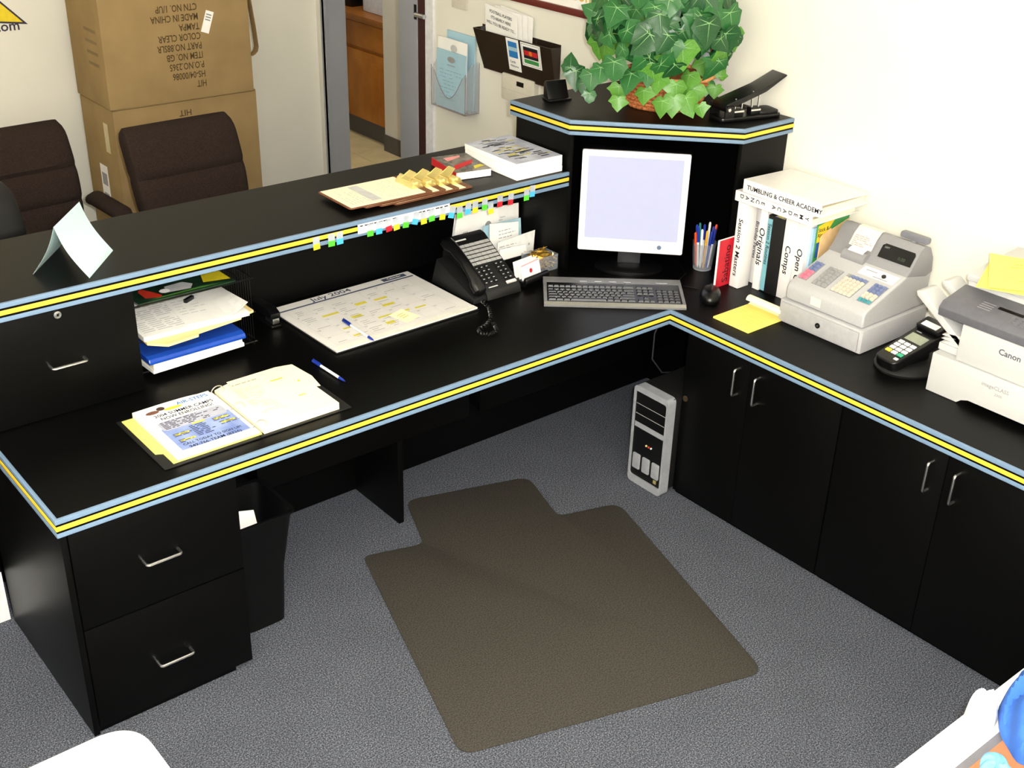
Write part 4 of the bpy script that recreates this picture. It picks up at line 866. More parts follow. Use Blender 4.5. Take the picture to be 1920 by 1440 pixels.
# ---------------------------------------------------------------- counter side of the worktop
def phone():
    t = thing('desk_phone', 'black desk telephone with many line keys next to the calendar', 'telephone', (0, 0, 0))
    fb, ft = (.44, .735), (.64, .858)
    MB().prism([(.425, ZD+.001), (.43, .725), fb, ft, (.665, .862), (.69, .80), (.69, ZD+.001)], -.466, -.315, 'x').build('body', BMAT, t, bevel=.004)
    MB().prism([(.43, ZD+.001), (.43, .72), (.65, .80), (.68, ZD+.001)], -.522, -.467, 'x').build('cradle', BMAT, t, bevel=.004)
    # handset
    up = Vector((0, .2, .123)).normalized(); n = Vector((1, 0, 0)).cross(up)
    pl = Pl((-.495, .435, .727), (1, 0, 0), up)
    L = [[pl.p(.028*w*math.cos(g), v, h+.016*k*math.sin(g)) for g in [2*math.pi*j/16 for j in range(16)]] for v, w, h, k in ((-.004, .5, .012, .6), (.005, .95, .014, 1.2), (.03, 1, .018, 1.3), (.055, .8, .03, .9), (.12, .72, .036, .8), (.185, .8, .03, .9), (.21, 1, .02, 1.3), (.236, .95, .016, 1.2), (.245, .5, .014, .6))]
    MB().loft(L).build('handset', BPLA, t, smooth=True)
    pf = Pl((-.466, fb[0], fb[1]), (1, 0, 0), Vector((0, ft[0]-fb[0], ft[1]-fb[1])))
    KS = M('phone_key_grey', (168, 168, 166), .4); KB = M('phone_key_black', (24, 24, 26), .4); KW = M('phone_label', (206, 206, 204), .6); LAMP = M('message_lamp', (236, 226, 222), .3)
    e = .001; me = MB().box(0, 0, 0, .0205, .0115, .004).mesh('line_key', .001); me.materials.append(KS)
    me2 = MB().box(0, 0, 0, .017, .011, .004).mesh('dial_key', .001); me2.materials.append(KB)
    def put(mesh, u, v, nm):
        o = bpy.data.objects.new(nm, mesh); C.objects.link(o); o.parent = t; m = Matrix((pf.r, pf.u, pf.n)).transposed().to_4x4(); m.translation = pf.p(u, v, .0005); o.matrix_local = m; return o
    for r in range(6):
        for c_ in range(6): put(me, .012+.0222*c_, .108+.0165*r, 'line_key')
    for r in range(5):
        for c_ in range(6):
            if c_ in (3,): continue
            put(me2, .014+.0215*c_, .022+.0165*r, 'dial_key')
            marks(t, pf, [(.018+.0215*c_, .026+.0165*r, .025+.0215*c_, .0285+.0165*r)], KW, 'key_symbol', .005)
    marks(t, pf, [(.012, .222, .06, .228)], KW, 'name_strip', .001); marks(t, pf, [(.02, .006, .06, .010)], KW, 'name_strip', .001)
    MB().loft([[pf.p(.1, .003, .0), pf.p(.14, .003, .0), pf.p(.14, .014, .0), pf.p(.1, .014, .0)], [pf.p(.1, .003, .007), pf.p(.14, .003, .007), pf.p(.14, .014, .005), pf.p(.1, .014, .005)]]).build('message_lamp', LAMP, t)
    # coiled cord
    pts = []; path = [Vector(p) for p in ((-.495, .42, .712), (-.505, .37, .709), (-.53, .33, .709), (-.56, .29, .709), (-.60, .262, .709), (-.645, .25, .709), (-.655, .222, .709), (-.635, .198, .709), (-.60, .205, .709), (-.585, .235, .709), (-.575, .26, .712))]
    for i in range(len(path)-1):
        for k in range(24):
            f = k/24; p = path[i].lerp(path[i+1], f); d = (path[i+1]-path[i]).normalized(); a = Vector((0, 0, 1)); b = d.cross(a); g = (i*24+k)*2*math.pi/8
            pts.append(p+(a*math.cos(g)+b*math.sin(g))*.0058)
    MB().tube(pts, .0019, 5).build('coiled_cord', BPLA, t, smooth=True)
phone()
def sorter():
    t = thing('letter_sorter', 'low black letter rack holding mail behind the telephone', 'letter rack', (0, 0, 0))
    MB().box(-.3, .602, ZD+.001, -.07, .765, ZD+.006).build('base', BPLA, t, bevel=.001)
    for y in (.605, .655, .71, .76): MB().box(-.3, y, ZD+.0062, -.07, y+.003, ZD+.045).build('divider', BPLA, t)
    G = 'mail in the letter rack'; rr = random.Random(8)
    def mail(label, px, y, z0, mat, ink=None, lean=0, cat='letter'):
        q = [P(a, b, 'y', y) for a, b in px]
        poly = [(max(min(v.x, -.068), -.6), max(v.z, z0)) for v in q]
        o = MB().prism(poly, y-.0012, y+.0012, 'y').build('letter', mat); tag(o, label, cat, G)
        x0, z1 = min(p[0] for p in poly), max(p[1] for p in poly); x1 = max(p[0] for p in poly)
        if ink: marks(o, Pl((x0, y-.0012, z0), (1, 0, 0), (0, 0, 1)), ink(x1-x0, z1-z0), GINK, 'letter_print', .0006)
        return o
    zb = ZD+.0068
    mail('large white sheet standing at the back of the letter rack', ((845, 470), (853, 402), (972, 380), (974, 440)), .745, zb, WHITE, lambda w, h: scribble(w*.6, h*.65, w*.92, h*.75, 2, .002, rr))
    mail('white letter with grey crest standing in the letter rack', ((850, 452), (858, 398), (935, 388), (935, 460)), .725, zb, WHITE, lambda w, h: [(w*.2+.006*k, h*.35, w*.2+.006*k+.003, h*.62) for k in range(4)]+[[(w*.75+.016*math.cos(g), h*.62+.02*math.sin(g)) for g in [k*.628 for k in range(10)]]])
    mail('pale blue envelope standing in the letter rack', ((905, 470), (906, 424), (976, 408), (978, 470)), .70, zb, LBLUE)
    mail('white envelope with address lines in the letter rack', ((918, 480), (918, 420), (972, 415), (972, 480)), .685, zb, WHITE, lambda w, h: scribble(w*.3, h*.45, w*.95, h*.8, 4, .003, rr, .9, .012))
    mail('grey printed ticket with a star standing in the letter rack', ((932, 490), (933, 455), (1003, 431), (998, 490)), .64, zb, M('grey_card', (222, 222, 220), .7), lambda w, h: scribble(w*.05, h*.5, w*.6, h*.75, 3, .003, rr)+[[(w*.84+(.007 if k % 2 == 0 else .003)*math.sin(k*.628), h*.55+(.007 if k % 2 == 0 else .003)*math.cos(k*.628)) for k in range(10)]])
    mail('white card standing in front of the printed ticket', ((935, 500), (937, 468), (985, 458), (990, 500)), .62, zb, WHITE, lambda w, h: scribble(w*.3, h*.1, w*.9, h*.45, 3, .003, rr, .9, .01))
    # business cards in a rounded black holder
    t = thing('card_holder', 'rounded black business card holder in front of the letter rack', 'card holder', (-.235, .485, ZD+.001), math.radians(8))
    b = MB(); prof = [(-.035, 0), (-.05, .02), (-.048, .036), (-.035, .04), (-.03, .022), (.03, .022), (.04, .04), (.05, .03), (.05, 0)]
    MB().prism(prof, -.062, .062, 'x').build('body', BPLA, t, bevel=.006, seg=3)
    for k in range(8):
        o = MB().box(-.05, -.0006, 0, .05, .0006, .056).build('business_card', WHITE)
        o.matrix_world = Matrix.Translation((-.235+.0015*(k % 3)-.006*(k > 4), .465+.0052*k, ZD+.0245)) @ Matrix.Rotation(math.radians(8), 4, 'Z') @ Matrix.Rotation(math.radians(-12), 4, 'X') @ Matrix.Rotation(.05*((k*7) % 3-1), 4, 'Y')
        tag(o, 'white business card standing in the rounded black holder' if k else 'foremost white business card with a red emblem in the black holder', 'card', 'business cards in the holder')
        if k == 0:
            pl = Pl((-.05, -.0006, 0), (1, 0, 0), (0, 0, 1)); marks(o, pl, [[(.05+.008*math.cos(g), .024+.009*math.sin(g)) for g in [j*.785 for j in range(8)]]], REDINK); marks(o, pl, [(.004, .05, .096, .0545)], M('pink_print', (226, 150, 150), .7))
    # gold candy in a clear box
    c = Vector((-.125, .552, ZD+.001)); t = thing('candy_box', 'small clear box of gold foil against the corner hutch', 'candy box', c)
    CL = M('clear_cup', (170, 175, 185), .08, alpha=.2)
    for a in ((-.055, -.04, 0, .055, .04, .002), (-.055, -.04, .002, -.0535, .04, .06), (.0535, -.04, .002, .055, .04, .06), (-.0535, -.04, .002, .0535, -.0385, .06), (-.0535, .0385, .002, .0535, .04, .06)): MB().box(*a).build('box_wall', CL, t)
    rr = random.Random(9); b = MB(); FO = M('gold_foil', (226, 188, 84), .3, metal=.7, ns=60, rgb2=(160, 120, 40))
    for k in range(260):
        p = Vector((rr.uniform(-.045, .045), rr.uniform(-.03, .03), rr.uniform(.006, .068))); d = [Vector((rr.gauss(0, .011), rr.gauss(0, .009), rr.gauss(0, .006))) for _ in range(3)]
        b.add([p, p+d[0], p+d[0]+d[1], p+d[2]], [(0, 1, 2, 3)])
    b.v = [(max(-.052, min(.052, x)), max(-.037, min(.037, y)), max(.003, min(.07, z))) for x, y, z in b.v]
    me = b_mesh(b, 'gold_foil'); o = bpy.data.objects.new('gold_foil', me); C.objects.link(o); me.materials.append(FO); o.parent = t; o['kind'] = 'stuff'
sorter()
def calendar():
    t = thing('desk_calendar', 'large July 2004 desk pad calendar with highlighted entries', 'calendar', (-1.105, .378, ZD+.001), math.radians(1))
    W, H = .572, .412
    MB().box(0, 0, 0, W, H, .003).build('backing', BMAT, t); MB().box(.004, .004, .0032, W-.004, H-.002, .0075).build('pages', M('calendar_paper', (226, 222, 218), .75, ns=12, na=.03), t)
    b = MB().box(.004, .002, .0077, W-.004, .03, .0087).build('corner_strip', M('clear_strip', (236, 232, 220), .3), t)
    pl = Pl((0, 0, .0075), (1, 0, 0), (0, 1, 0)); NV = M('navy_print', (62, 70, 96), .7)
    marks(t, pl, [(.012, H-.052, W-.012, H-.043)], NV, 'header_bar'); txt(t, 'July 2004', .036, pl, W*.40, H-.034, NV, 'CENTER', sx=1.2)
    marks(t, pl, [(W-.13, H-.036, W-.03, H-.012)], NV, 'maker_logo'); txt(t, 'Calendar', .016, pl, W-.08, H-.029, WHITE, 'CENTER', h=.0014)
    x0, x1, y0, y1 = .03, W-.05, .045, H-.06; L = []
    for i in range(8): x = x0+(x1-x0)*i/7; L.append((x, y0, x+.0008, y1))
    for j in range(6): y = y0+(y1-y0)*j/5; L.append((x0, y, x1, y+.0008))
    marks(t, pl, L, LGINK, 'calendar_grid')['kind'] = 'stuff'
    rr = random.Random(21); A, B_ = [], []
    for j in range(5):
        for i in range(7):
            cx, cy = x0+(x1-x0)*i/7, y0+(y1-y0)*j/5; d = (4-j)*7+i-3
            if 1 <= d <= 31: txt(t, str(d), .012, pl, cx+.004, cy+.053, GINK, name='date')
            for k in range(rr.randint(0, 3)):
                u, v = cx+.008+rr.random()*.015, cy+.01+.013*k; A.append((u, v, u+.02+.03*rr.random(), v+.0025))
            if 0 < i < 6 and j < 4 and rr.random() < .62: u, v = cx+.005+.01*rr.random(), cy+.012+.02*rr.random(); B_.append((u, v, u+.03+.035*rr.random(), v+.008+.012*rr.random()))
    marks(t, pl, B_, HILITE, 'highlighter_mark', .0005)['kind'] = 'stuff'; marks(t, pl, A, GINK, 'handwriting', .0008)['kind'] = 'stuff'
    o = MB().sheet(lambda u, v: (-.035+.07*u, -.04+.08*v, .0085+.004*v*v), 2, 4, .0004).build('sticky_note', CREAM); o.location = (-.78, .475, ZD+.002); o.rotation_euler = (0, 0, .3); tag(o, 'cream sticky note stuck on the calendar', 'note')
    marks(o, Pl((-.035, -.04, .0085), (1, 0, 0), (0, 1, .05)), [(.015, .03+.012*k, .045, .033+.012*k) for k in range(3)], HILITE, h=.0012)
    # pens
    def pen(label, a, b, z, rev=False):
        a, b = Vector((*a, z)), Vector((*b, z)); d = b-a
        k = thing('ballpoint_pen', label, 'pen', (0, 0, 0), group='loose blue and white pens')
        MB().tube([a+d*.0, a+d*.01, a+d*.26], [.0035, .0052, .0055], 10).build('cap', PENB, k, smooth=True); MB().tube([a+d*.262, a+d*.82], .0045, 10).build('barrel', PENW, k, smooth=True)
        MB().tube([a+d*.822, a+d*.93, a+d*1.0], [.0046, .0035, .0006], 10).build('tip', PENB, k, smooth=True)
        MB().tube([a+d*.02+Vector((0, 0, .0075)), a+d*.25+Vector((0, 0, .0075))], .0013, 6).build('clip', PENB, k)
    pen('blue and white pen lying on the desk calendar', (-.968, .558), (-.972, .366), ZD+.016)
    pen('blue and white pen lying on the black worktop beside the open binder', (-1.192, .375), (-1.186, .198), ZD+.0065)
    # stapler
    t = thing('stapler', 'black stapler with a chrome front beside the desk calendar', 'stapler', (-1.155, .755, ZD+.001), math.radians(0))
    MB().prism(rrect(-.02, -.095, .02, .075, .01), 0, .008).build('base', BPLA, t, bevel=.002)
    MB().prism([(-.09, .03), (-.09, .048), (-.06, .06), (.04, .056), (.075, .04), (.075, .01), (.05, .01), (.03, .028)], -.018, .018, 'x').build('arm', BPLA, t, bevel=.004); MB().box(-.012, -.0905, .012, .012, -.04, .0295).build('magazine', SILVER, t, bevel=.001)
calendar()
def tray():
    t = thing('letter_tray', 'black wire three tier letter tray beside the drawer cabinet', 'letter tray', (0, 0, 0))
    x0, x1, y0, y1 = -1.655, -1.275, .57, .815; zs = (.722, .822, .935)
    for z in zs:
        b = MB().tube([(x0, y0, z), (x1, y0, z), (x1, y1, z), (x0, y1, z), (x0, y0, z)], .0028, 6)
        for k in range(1, 12): x = x0+(x1-x0)*k/12; b.tube([(x, y0, z), (x, y1, z)], .0012, 4)
        b.build('shelf', BPLA, t, smooth=True)
    for x in (x0, x1):
        b = MB()
        for k in range(15): y = y0+.02+(y1-y0-.02)*k/14; b.tube([(x, y, ZD+.002), (x, y, .985)], .0011, 4)
        b.tube([(x, y0+.02, .985), (x, y1, .985)], .0028, 6); b.tube([(x, y0+.02, ZD+.004), (x, y1, ZD+.004)], .0028, 6); b.build('side_frame', BPLA, t, smooth=True)
    G = 'papers in the letter tray'; rr = random.Random(12)
    def pile(name, label, x0, x1, y0, y1, z0, z1, mat, cat='paper', rz=0, curl=0, poly=None):
        cx, cy = (x0+x1)/2, (y0+y1)/2; w, h = (x1-x0)/2, (y1-y0)/2
        if poly: o = MB().prism([(p[0]-cx, p[1]-cy) for p in poly], 0, z1-z0).build(name, mat)
        else: o = MB().sheet(lambda u, v: (-w+2*w*u, -h+2*h*v, z1-z0+curl*max(0, u-.6)**2*max(0, .8-v)), 6, 6, z1-z0).build(name, mat)
        o.location = (cx, cy, z0); o.rotation_euler = (0, 0, rz); return tag(o, label, cat, G)
    pile('paper_pile', 'white papers in the lowest tray under the blue folder', -1.64, -1.335, .545, .80, .7260, .738, WHITE, rz=.05)
    pile('manila_folder', 'thick cream folder under the blue folder in the letter tray', -1.632, -1.345, .53, .78, .7385, .763, CREAM, rz=-.01)
    f = pile('blue_folder', 'glossy blue folder in the letter tray', -1.65, -1.335, .525, .79, .7635, .785, M('blue_vinyl', (24, 66, 160), .25), 'folder', rz=.015)
    f.data = MB().prism([(-.1325, 0), (-.1325, .008), (-.128, .016), (-.11, .021), (.1325, .018), (.1325, 0)], -.158, .158, 'x').mesh('blue_folder', .003); f.data.materials.append(MATS['blue_vinyl'])
    pile('manila_folder', 'manila folder with tab sticking out of the middle tray', 0, 0, 0, 0, .8265, .834, MANILA, poly=[(-1.645, .53), (-1.60, .487), (-1.5, .497), (-1.49, .515), (-1.34, .535), (-1.33, .55), (-1.285, .56), (-1.285, .80), (-1.64, .80)])
    p = pile('paper_pile', 'white printed sheets on the manila folder in the middle tray', -1.645, -1.31, .535, .80, .8345, .848, WHITE, rz=-.03, curl=.0)
    pl = Pl((-.175, -.13, .0135), (1, 0, 0), (0, 1, 0)); marks(p, pl, scribble(.02, .02, .32, .24, 16, .0045, rr, .85, .03), LGINK, 'printed_text', .0008)['kind'] = 'stuff'
    o = pile('paper_sheet', 'loose curled sheet on top of the middle tray papers', -1.50, -1.305, .535, .80, .849, .8505, WHITE, rz=-.1, curl=.25)
    marks(o, Pl((-.105, -.1275, .0018), (1, 0, 0), (0, 1, 0)), scribble(.02, .06, .12, .22, 8, .003, rr, .7, .02), LGINK, 'printed_text', .0012)['kind'] = 'stuff'
    o = MB().box(-.02, -.006, 0, .02, .006, .012).build('binder_clip', BPLA, bevel=.002); o.location = (-1.43, .70, .8525); o.rotation_euler = (0, 0, .5); tag(o, 'small black binder clip on the loose sheet in the tray', 'clip')
    m = pile('magazine', 'dark green magazine with red and yellow cover in the top tray', -1.64, -1.335, .565, .80, .9395, .944, M('magazine_green', (28, 56, 36), .3, ns=25, rgb2=(14, 30, 18)), 'magazine')
    pl = Pl((-.152, -.117, .0045), (1, 0, 0), (0, 1, 0)); marks(m, pl, [[(.03, .025), (.07, .01), (.08, .02), (.07, .05), (.045, .1), (.03, .08)]], M('magazine_red', (190, 50, 36), .3)); marks(m, pl, [[(.10, .03), (.17, .02), (.19, .05), (.17, .08), (.11, .075)]], M('magazine_grey', (190, 190, 190), .3)); marks(m, pl, [[(.22, .04), (.30, .02), (.30, .1), (.24, .1)]], M('magazine_yellow', (226, 206, 40), .3))
    marks(m, pl, [[(.098+.016*math.cos(g), .045+.016*math.sin(g)) for g in [k*.628 for k in range(10)]]], WHITE, h=.001)
    marks(m, pl, [[(.03, .005), (.28, .005), (.2, .018), (.06, .012)]], M('magazine_leaf', (70, 120, 50), .3), h=.0005)
tray()
def open_binder():
    t = thing('open_binder', 'open black ring binder with printed pages on the worktop end', 'binder', (-1.825, .056, ZD+.001), math.radians(0))
    W, H, S0, S1 = .572, .312, .282, .308
    MB().box(0, 0, 0, S0-.001, H, .003).build('cover', BMAT, t, bevel=.001); MB().box(S1+.001, 0, 0, W, H, .003).build('cover', BMAT, t, bevel=.001); MB().box(S0, 0, 0, S1, H, .0035).build('spine', BMAT, t, bevel=.001)
    MB().box(S0+.006, .02, .0036, S1-.006, H-.02, .0055).build('ring_plate', SILVER, t)
    for k in (.03, .156, .28): MB().tube([(S0+.013+.021*math.cos(g), k, .018+.021*math.sin(g)) for g in [-.45+math.pi*1.28*j/14 for j in range(15)]], .0016, 6).build('ring', SILVER, t, smooth=True)
    # left stack (flyer on top) and right stack: curved into the rings
    def stack(name, x0, x1, y0, y1, hgt, mat, side):
        def f(u, v):
            e = (1-u) if side > 0 else u
            z = .004+hgt*(1-.55*e**6)+.002*math.sin(3*u)
            return (x0+(x1-x0)*u, y0+(y1-y0)*v, z)
        b = MB(); nu, nv = 12, 4
        top = [Vector(f(i/nu, j/nv)) for j in range(nv+1) for i in range(nu+1)]; q = lambda i, j: j*(nu+1)+i; n = len(top)
        bot = [Vector((p.x, p.y, .0036)) for p in top]; fs = [(q(i, j), q(i+1, j), q(i+1, j+1), q(i, j+1)) for j in range(nv) for i in range(nu)]; fs += [tuple(x+n for x in g[::-1]) for g in fs]
        for i in range(nu): fs += [(q(i+1, 0), q(i, 0), q(i, 0)+n, q(i+1, 0)+n), (q(i, nv), q(i+1, nv), q(i+1, nv)+n, q(i, nv)+n)]
        for j in range(nv): fs += [(q(0, j), q(0, j+1), q(0, j+1)+n, q(0, j)+n), (q(nu, j+1), q(nu, j), q(nu, j)+n, q(nu, j+1)+n)]
        return b.add(top+bot, fs).build(name, mat, t), f
    MB().prism([(.03, .012), (.29, .012), (.29, .30), (.012, .30), (.012, .085), (.03, .075)], .0036, .0066).build('yellow_divider', YPAD, t)
    stack('page_stack', .045, S0+.004, .018, .302, .018, WHITE, -1)
    stack('page_stack', S1-.012, .536, .01, .305, .02, CREAM, 1)
    MB().prism([(S1+.02, .2), (.548, .13), (.56, .2), (.55, .3), (.5, .312), (S1+.03, .31)], .0245, .0252).build('tabbed_sheet', CREAM, t)
    # flyer
    fx0, fx1, fy0, fy1 = .058, .272, .016, .296; z = .0232
    MB().box(fx0, fy0, z, fx1, fy1, z+.0006).build('flyer', WHITE, t)
    pl = Pl((fx0, fy0, z+.0006), (1, 0, 0), (0, 1, 0)); w, h = fx1-fx0, fy1-fy0
    SB = M('sky_blue_print', (112, 132, 190), .7, ns=14, rgb2=(150, 166, 208)); NI = M('navy_ink', (16, 20, 52), .7)
    marks(t, pl, [(.008, .012, w-.006, h*.52)], SB, 'flyer_panel', .0005)
    marks(t, pl, [rrect(.012, h*.47, w-.012, h*.66, .015)], M('pale_grey_panel', (176, 178, 192), .7), 'flyer_panel', .0007)
    txt(t, '2004 SUMMER CAMPS', .0215, pl, w*.52, h*.765, NI, 'CENTER', sx=.86); txt(t, 'NOW ENROLLING!', .021, pl, w*.52, h*.69, NI, 'CENTER', sx=.86)
    txt(t, 'AIR-STEPS', .024, pl, w*.72, h*.90, BLUEINK, 'CENTER', sx=.9); marks(t, pl, [[(w*.42+.028*math.cos(g), h*.875+.008*math.sin(g)) for g in [k*.524 for k in range(12)]]], HILITE, 'flyer_logo', .0007)
    txt(t, 'CALL TODAY TO SIGN UP!', .0165, pl, w*.5, h*.115, NI, 'CENTER', sx=.86, h=.001); txt(t, '949-766-TEAM (8326)', .0185, pl, w*.5, h*.045, NI, 'CENTER', sx=.9, h=.001)
    marks(t, pl, [[(w*.14+.02*math.cos(g), h*.885+.01*math.sin(g)) for g in [k*.524 for k in range(12)]], ], M('photo_brown', (120, 80, 64), .7), 'flyer_photo', .0007); marks(t, pl, [[(w*.27+.012*math.cos(g), h*.92+.011*math.sin(g)) for g in [k*.524 for k in range(12)]]], M('photo_dark', (74, 54, 48), .7), 'flyer_photo', .0009)
    rr = random.Random(31); marks(t, pl, scribble(.02, h*.485, w-.02, h*.65, 6, .0035, rr, .85, .014), NI, 'flyer_text', .001)['kind'] = 'stuff'
    marks(t, pl, scribble(w*.36, h*.2, w*.64, h*.44, 8, .0032, rr, .9, .02), NI, 'flyer_text', .001)['kind'] = 'stuff'; marks(t, pl, [(w*.42, h*.445, w*.6, h*.47)], HILITE, 'flyer_logo', .0012)
    for u, v in ((.12, .33), (.12, .2), (.7, .4), (.74, .3)): marks(t, pl, [(w*u, h*v, w*(u+.2), h*(v+.03))], HILITE, 'flyer_highlight', .0009); marks(t, pl, scribble(w*u-.004, h*v-.008, w*(u+.2)+.01, h*v+.012, 3, .0028, rr, .9, .016), NI, 'flyer_text', .0013)['kind'] = 'stuff'
    # right page print
    pr = Pl((S1+.01, .01, .0245), (1, 0, 0), (0, 1, 0)); marks(t, pr, scribble(.012, .07, .11, .24, 18, .0022, rr, .7, .02), M('faint_ink', (186, 172, 136), .7), 'page_text', .0012)['kind'] = 'stuff'
    marks(t, pr, scribble(.02, .262, .15, .272, 1, .004, rr, .9, .012), M('faint_ink2', (150, 138, 108), .7), 'page_text', .0014); marks(t, pr, [(.125, .225, .165, .232)], HILITE, 'highlight', .0014); marks(t, pr, [(.13, .1, .17, .106)], HILITE, 'highlight', .0012); marks(t, pr, [(.19, .18, .198, .19)], HILITE, 'highlight', .0012)
open_binder()
# ---------------------------------------------------------------- on the raised counter
def counter_things():
    # folded tent card
    c, d, e = P(168, 522, 'z', ZC), P(212, 470, 'z', ZC), P(62, 515, 'z', ZC); f = e+(d-c); z = ZC+.0012
    a, b = (c+e)/2, (d+f)/2; H = .142; TC = M('mint_paper', (196, 222, 222), .75, spec=.2, ns=12, na=.02)
    t = thing('tent_card', 'pale mint folded tent card standing on the raised counter', 'card', (c.x, c.y, z)); o0 = Vector((c.x, c.y, ZC))
    def leaf(p0, p1, r0, r1, bulge, side, name):
        def fn(u, v):
            q = p0.lerp(p1, u).lerp(r0.lerp(r1, u)+Vector((0, 0, H)), v)-o0; n = ((p0-r0).normalized())*bulge*math.sin(math.pi*v); q = q-Vector((n.x, n.y, 0)); return q
        return MB().sheet(fn, 4, 10, .0008).build(name, TC, t, smooth=True)
    leaf(c, d, a, b, .012, 1, 'front_leaf'); leaf(e, f, a, b, .01, -1, 'back_leaf')
    # clipboards
    HB = M('hardboard', (110, 66, 40), .6, ns=60, na=.12); rr = random.Random(14)
    for k in (3, 2, 1, 0):
        x, y = -.932+.055*k, .545-.004*k; z = ZC+.001+.0048*(3-k)
        t = thing('clipboard', ('topmost brown clipboard with a filled-in form on the counter', 'second clipboard down in the fanned clipboard pile', 'third clipboard down in the fanned clipboard pile', 'lowest brown clipboard of the fanned pile on the counter')[k], 'clipboard', (x, y, z), math.radians(-1+.6*k), 'fanned clipboards on the counter')
        MB().prism(rrect(0, 0, .32, .205, .012), 0, .003).build('board', HB, t); MB().box(.008, .006, .0032, .292, .199, .0044).build('paper', CREAM, t)
        MB().prism([(.268, .0046), (.268, .0075), (.278, .0225), (.29, .028), (.306, .02), (.314, .006), (.314, .0034), (.30, .0034)], .052, .152, 'y').build('clip', GOLD, t, bevel=.002)
        MB().cyl((.294, .046, .021), (.294, .158, .021), .0065, n=12).build('clip_spring', GOLD, t, smooth=True)
        b = MB()
        b.loft([[(.274, .077, .02), (.274, .127, .02), (.274, .127, .0225), (.274, .077, .0225)], [(.305, .085, .048), (.305, .119, .048), (.307, .119, .046), (.307, .085, .046)]]).build('clip_lever', GOLD, t)
        if k == 0:
            pl = Pl((.008, .006, .0044), (0, 1, 0), (-1, 0, 0)); marks(t, pl, [(.02, -.13, .18, -.092)], LGINK, 'form_panel', .0005)
            marks(t, pl, scribble(.02, -.09, .17, -.015, 6, .003, rr, .8, .02), LGINK, 'form_text', .0006)['kind'] = 'stuff'; marks(t, pl, scribble(.015, -.25, .18, -.14, 8, .002, rr, .7, .02), LGINK, 'form_text', .0006)['kind'] = 'stuff'
    # paperback catalogue
    t = thing('catalogue', 'thick catalogue with a red and dark cover beside the paper stack', 'book', (-.452, .628, ZC+.001), math.radians(-11))
    MB().box(0, 0, 0, .135, .2, .001).build('back_cover', M('dark_cover', (50, 44, 44), .3), t); MB().box(.001, .001, .0012, .134, .199, .026).build('pages', WHITE, t); MB().box(-.001, 0, .0002, -.0001, .2, .0272).build('spine', REDINK, t)
    MB().box(0, 0, .0262, .135, .2, .0272).build('front_cover', M('catalogue_cover', (120, 112, 100), .25, ns=22, rgb2=(40, 36, 36)), t)
    pl = Pl((0, 0, .0272), (1, 0, 0), (0, 1, 0)); marks(t, pl, [[(.01, .03), (.1, .08), (.12, .12), (.03, .08)]], REDINK); marks(t, pl, [[(.03, .13), (.09, .16), (.1, .18), (.03, .17)]], M('pink_print', (226, 150, 150), .7)); marks(t, pl, [[(.08, .02), (.13, .04), (.12, .06), (.09, .05)]], HILITE)
    # stack of flyers
    t = thing('flyer_stack', 'tall stack of printed colour flyers next to the corner hutch', 'paper stack', (-.282, .508, ZC+.001), math.radians(-1))
    for k, (dx, dy, h) in enumerate(((0, .0, .02), (.002, .004, .018), (-.003, -.001, .02))):
        z = sum((.02, .018, .02)[:k])+.0003*k; MB().box(dx, dy, z, .205+dx, .30+dy, z+h).build('paper_block', WHITE, t, bevel=.0008)
    MB().box(-.003, .0, .0590, .2, .30, .0596).build('top_flyer', M('flyer_print', (170, 172, 188), .5, ns=16, rgb2=(196, 200, 214)), t)
    pl = Pl((0, 0, .0596), (1, 0, 0), (0, 1, 0)); rr = random.Random(17)
    for m, n in ((INK, 26), (HILITE, 16), (M('flyer_slate', (110, 112, 122), .6), 26)):
        L = []
        for k in range(n): u, v = rr.uniform(.01, .14), rr.uniform(.02, .28); L.append((u, v, u+rr.uniform(.02, .05), v+rr.uniform(.003, .008)))
        marks(t, pl, L, m, 'flyer_text', .0004+.0003*n/26)['kind'] = 'stuff'
    # printed strip taped to the edge
    t = thing('printed_strip', 'white printed paper strip taped along the counter edge', 'paper strip', (-.947, .4802, 1.034))
    MB().box(0, -.0006, 0, .357, 0, .031).build('strip', WHITE, t)
    pl = Pl((0, -.0006, 0), (1, 0, 0), (0, 0, 1)); marks(t, pl, [(.008+.0175*k, .0225, .019+.0175*k+(.004 if k % 3 else 0), .0265) for k in range(8)]+[(.212+.0175*k, .0225, .223+.0175*k+(.004 if k % 2 else 0), .0265) for k in range(8)], INK, 'strip_text', .0004)['kind'] = 'stuff'
    marks(t, pl, [[(.172, .008), (.188, .008), (.18, .026)]], M('strip_logo', (60, 62, 66), .6), 'strip_logo', .0004)
    # sticky flags
    cols = dict(y=M('flag_yellow', (208, 196, 40), .6), g=M('flag_green', (80, 190, 50), .6), b=M('flag_blue', (70, 170, 226), .6), r=M('flag_red', (176, 24, 40), .6)); CLR = M('flag_clear', (200, 208, 220), .4, alpha=.5)
    names = dict(y='yellow', g='green', b='blue', r='red')
    xs = [594.6, 622, 638, 694.5, 711, 730, 744.5, 760.6, 777, 795, 810, 829, 845, 862, 877, 891, 908.5, 920.6, 937, 956.6, 987, 997.5]
    ys = [468, 462, 458, 443, 439, 434, 431, 427, 421, 420, 415, 412, 409, 409, 402, 399, 394, 401, 388, 384, 376, 369]
    cc = 'ygbgbrygbygybgbygyrrgb'; orde = ['first', 'second', 'third', 'fourth', 'fifth', 'sixth', 'seventh', 'eighth', 'ninth', 'tenth', 'eleventh', 'twelfth', 'thirteenth', 'fourteenth', 'fifteenth', 'sixteenth', 'seventeenth', 'eighteenth', 'nineteenth', 'twentieth', 'twenty-first', 'twenty-second']
    rr = random.Random(3)
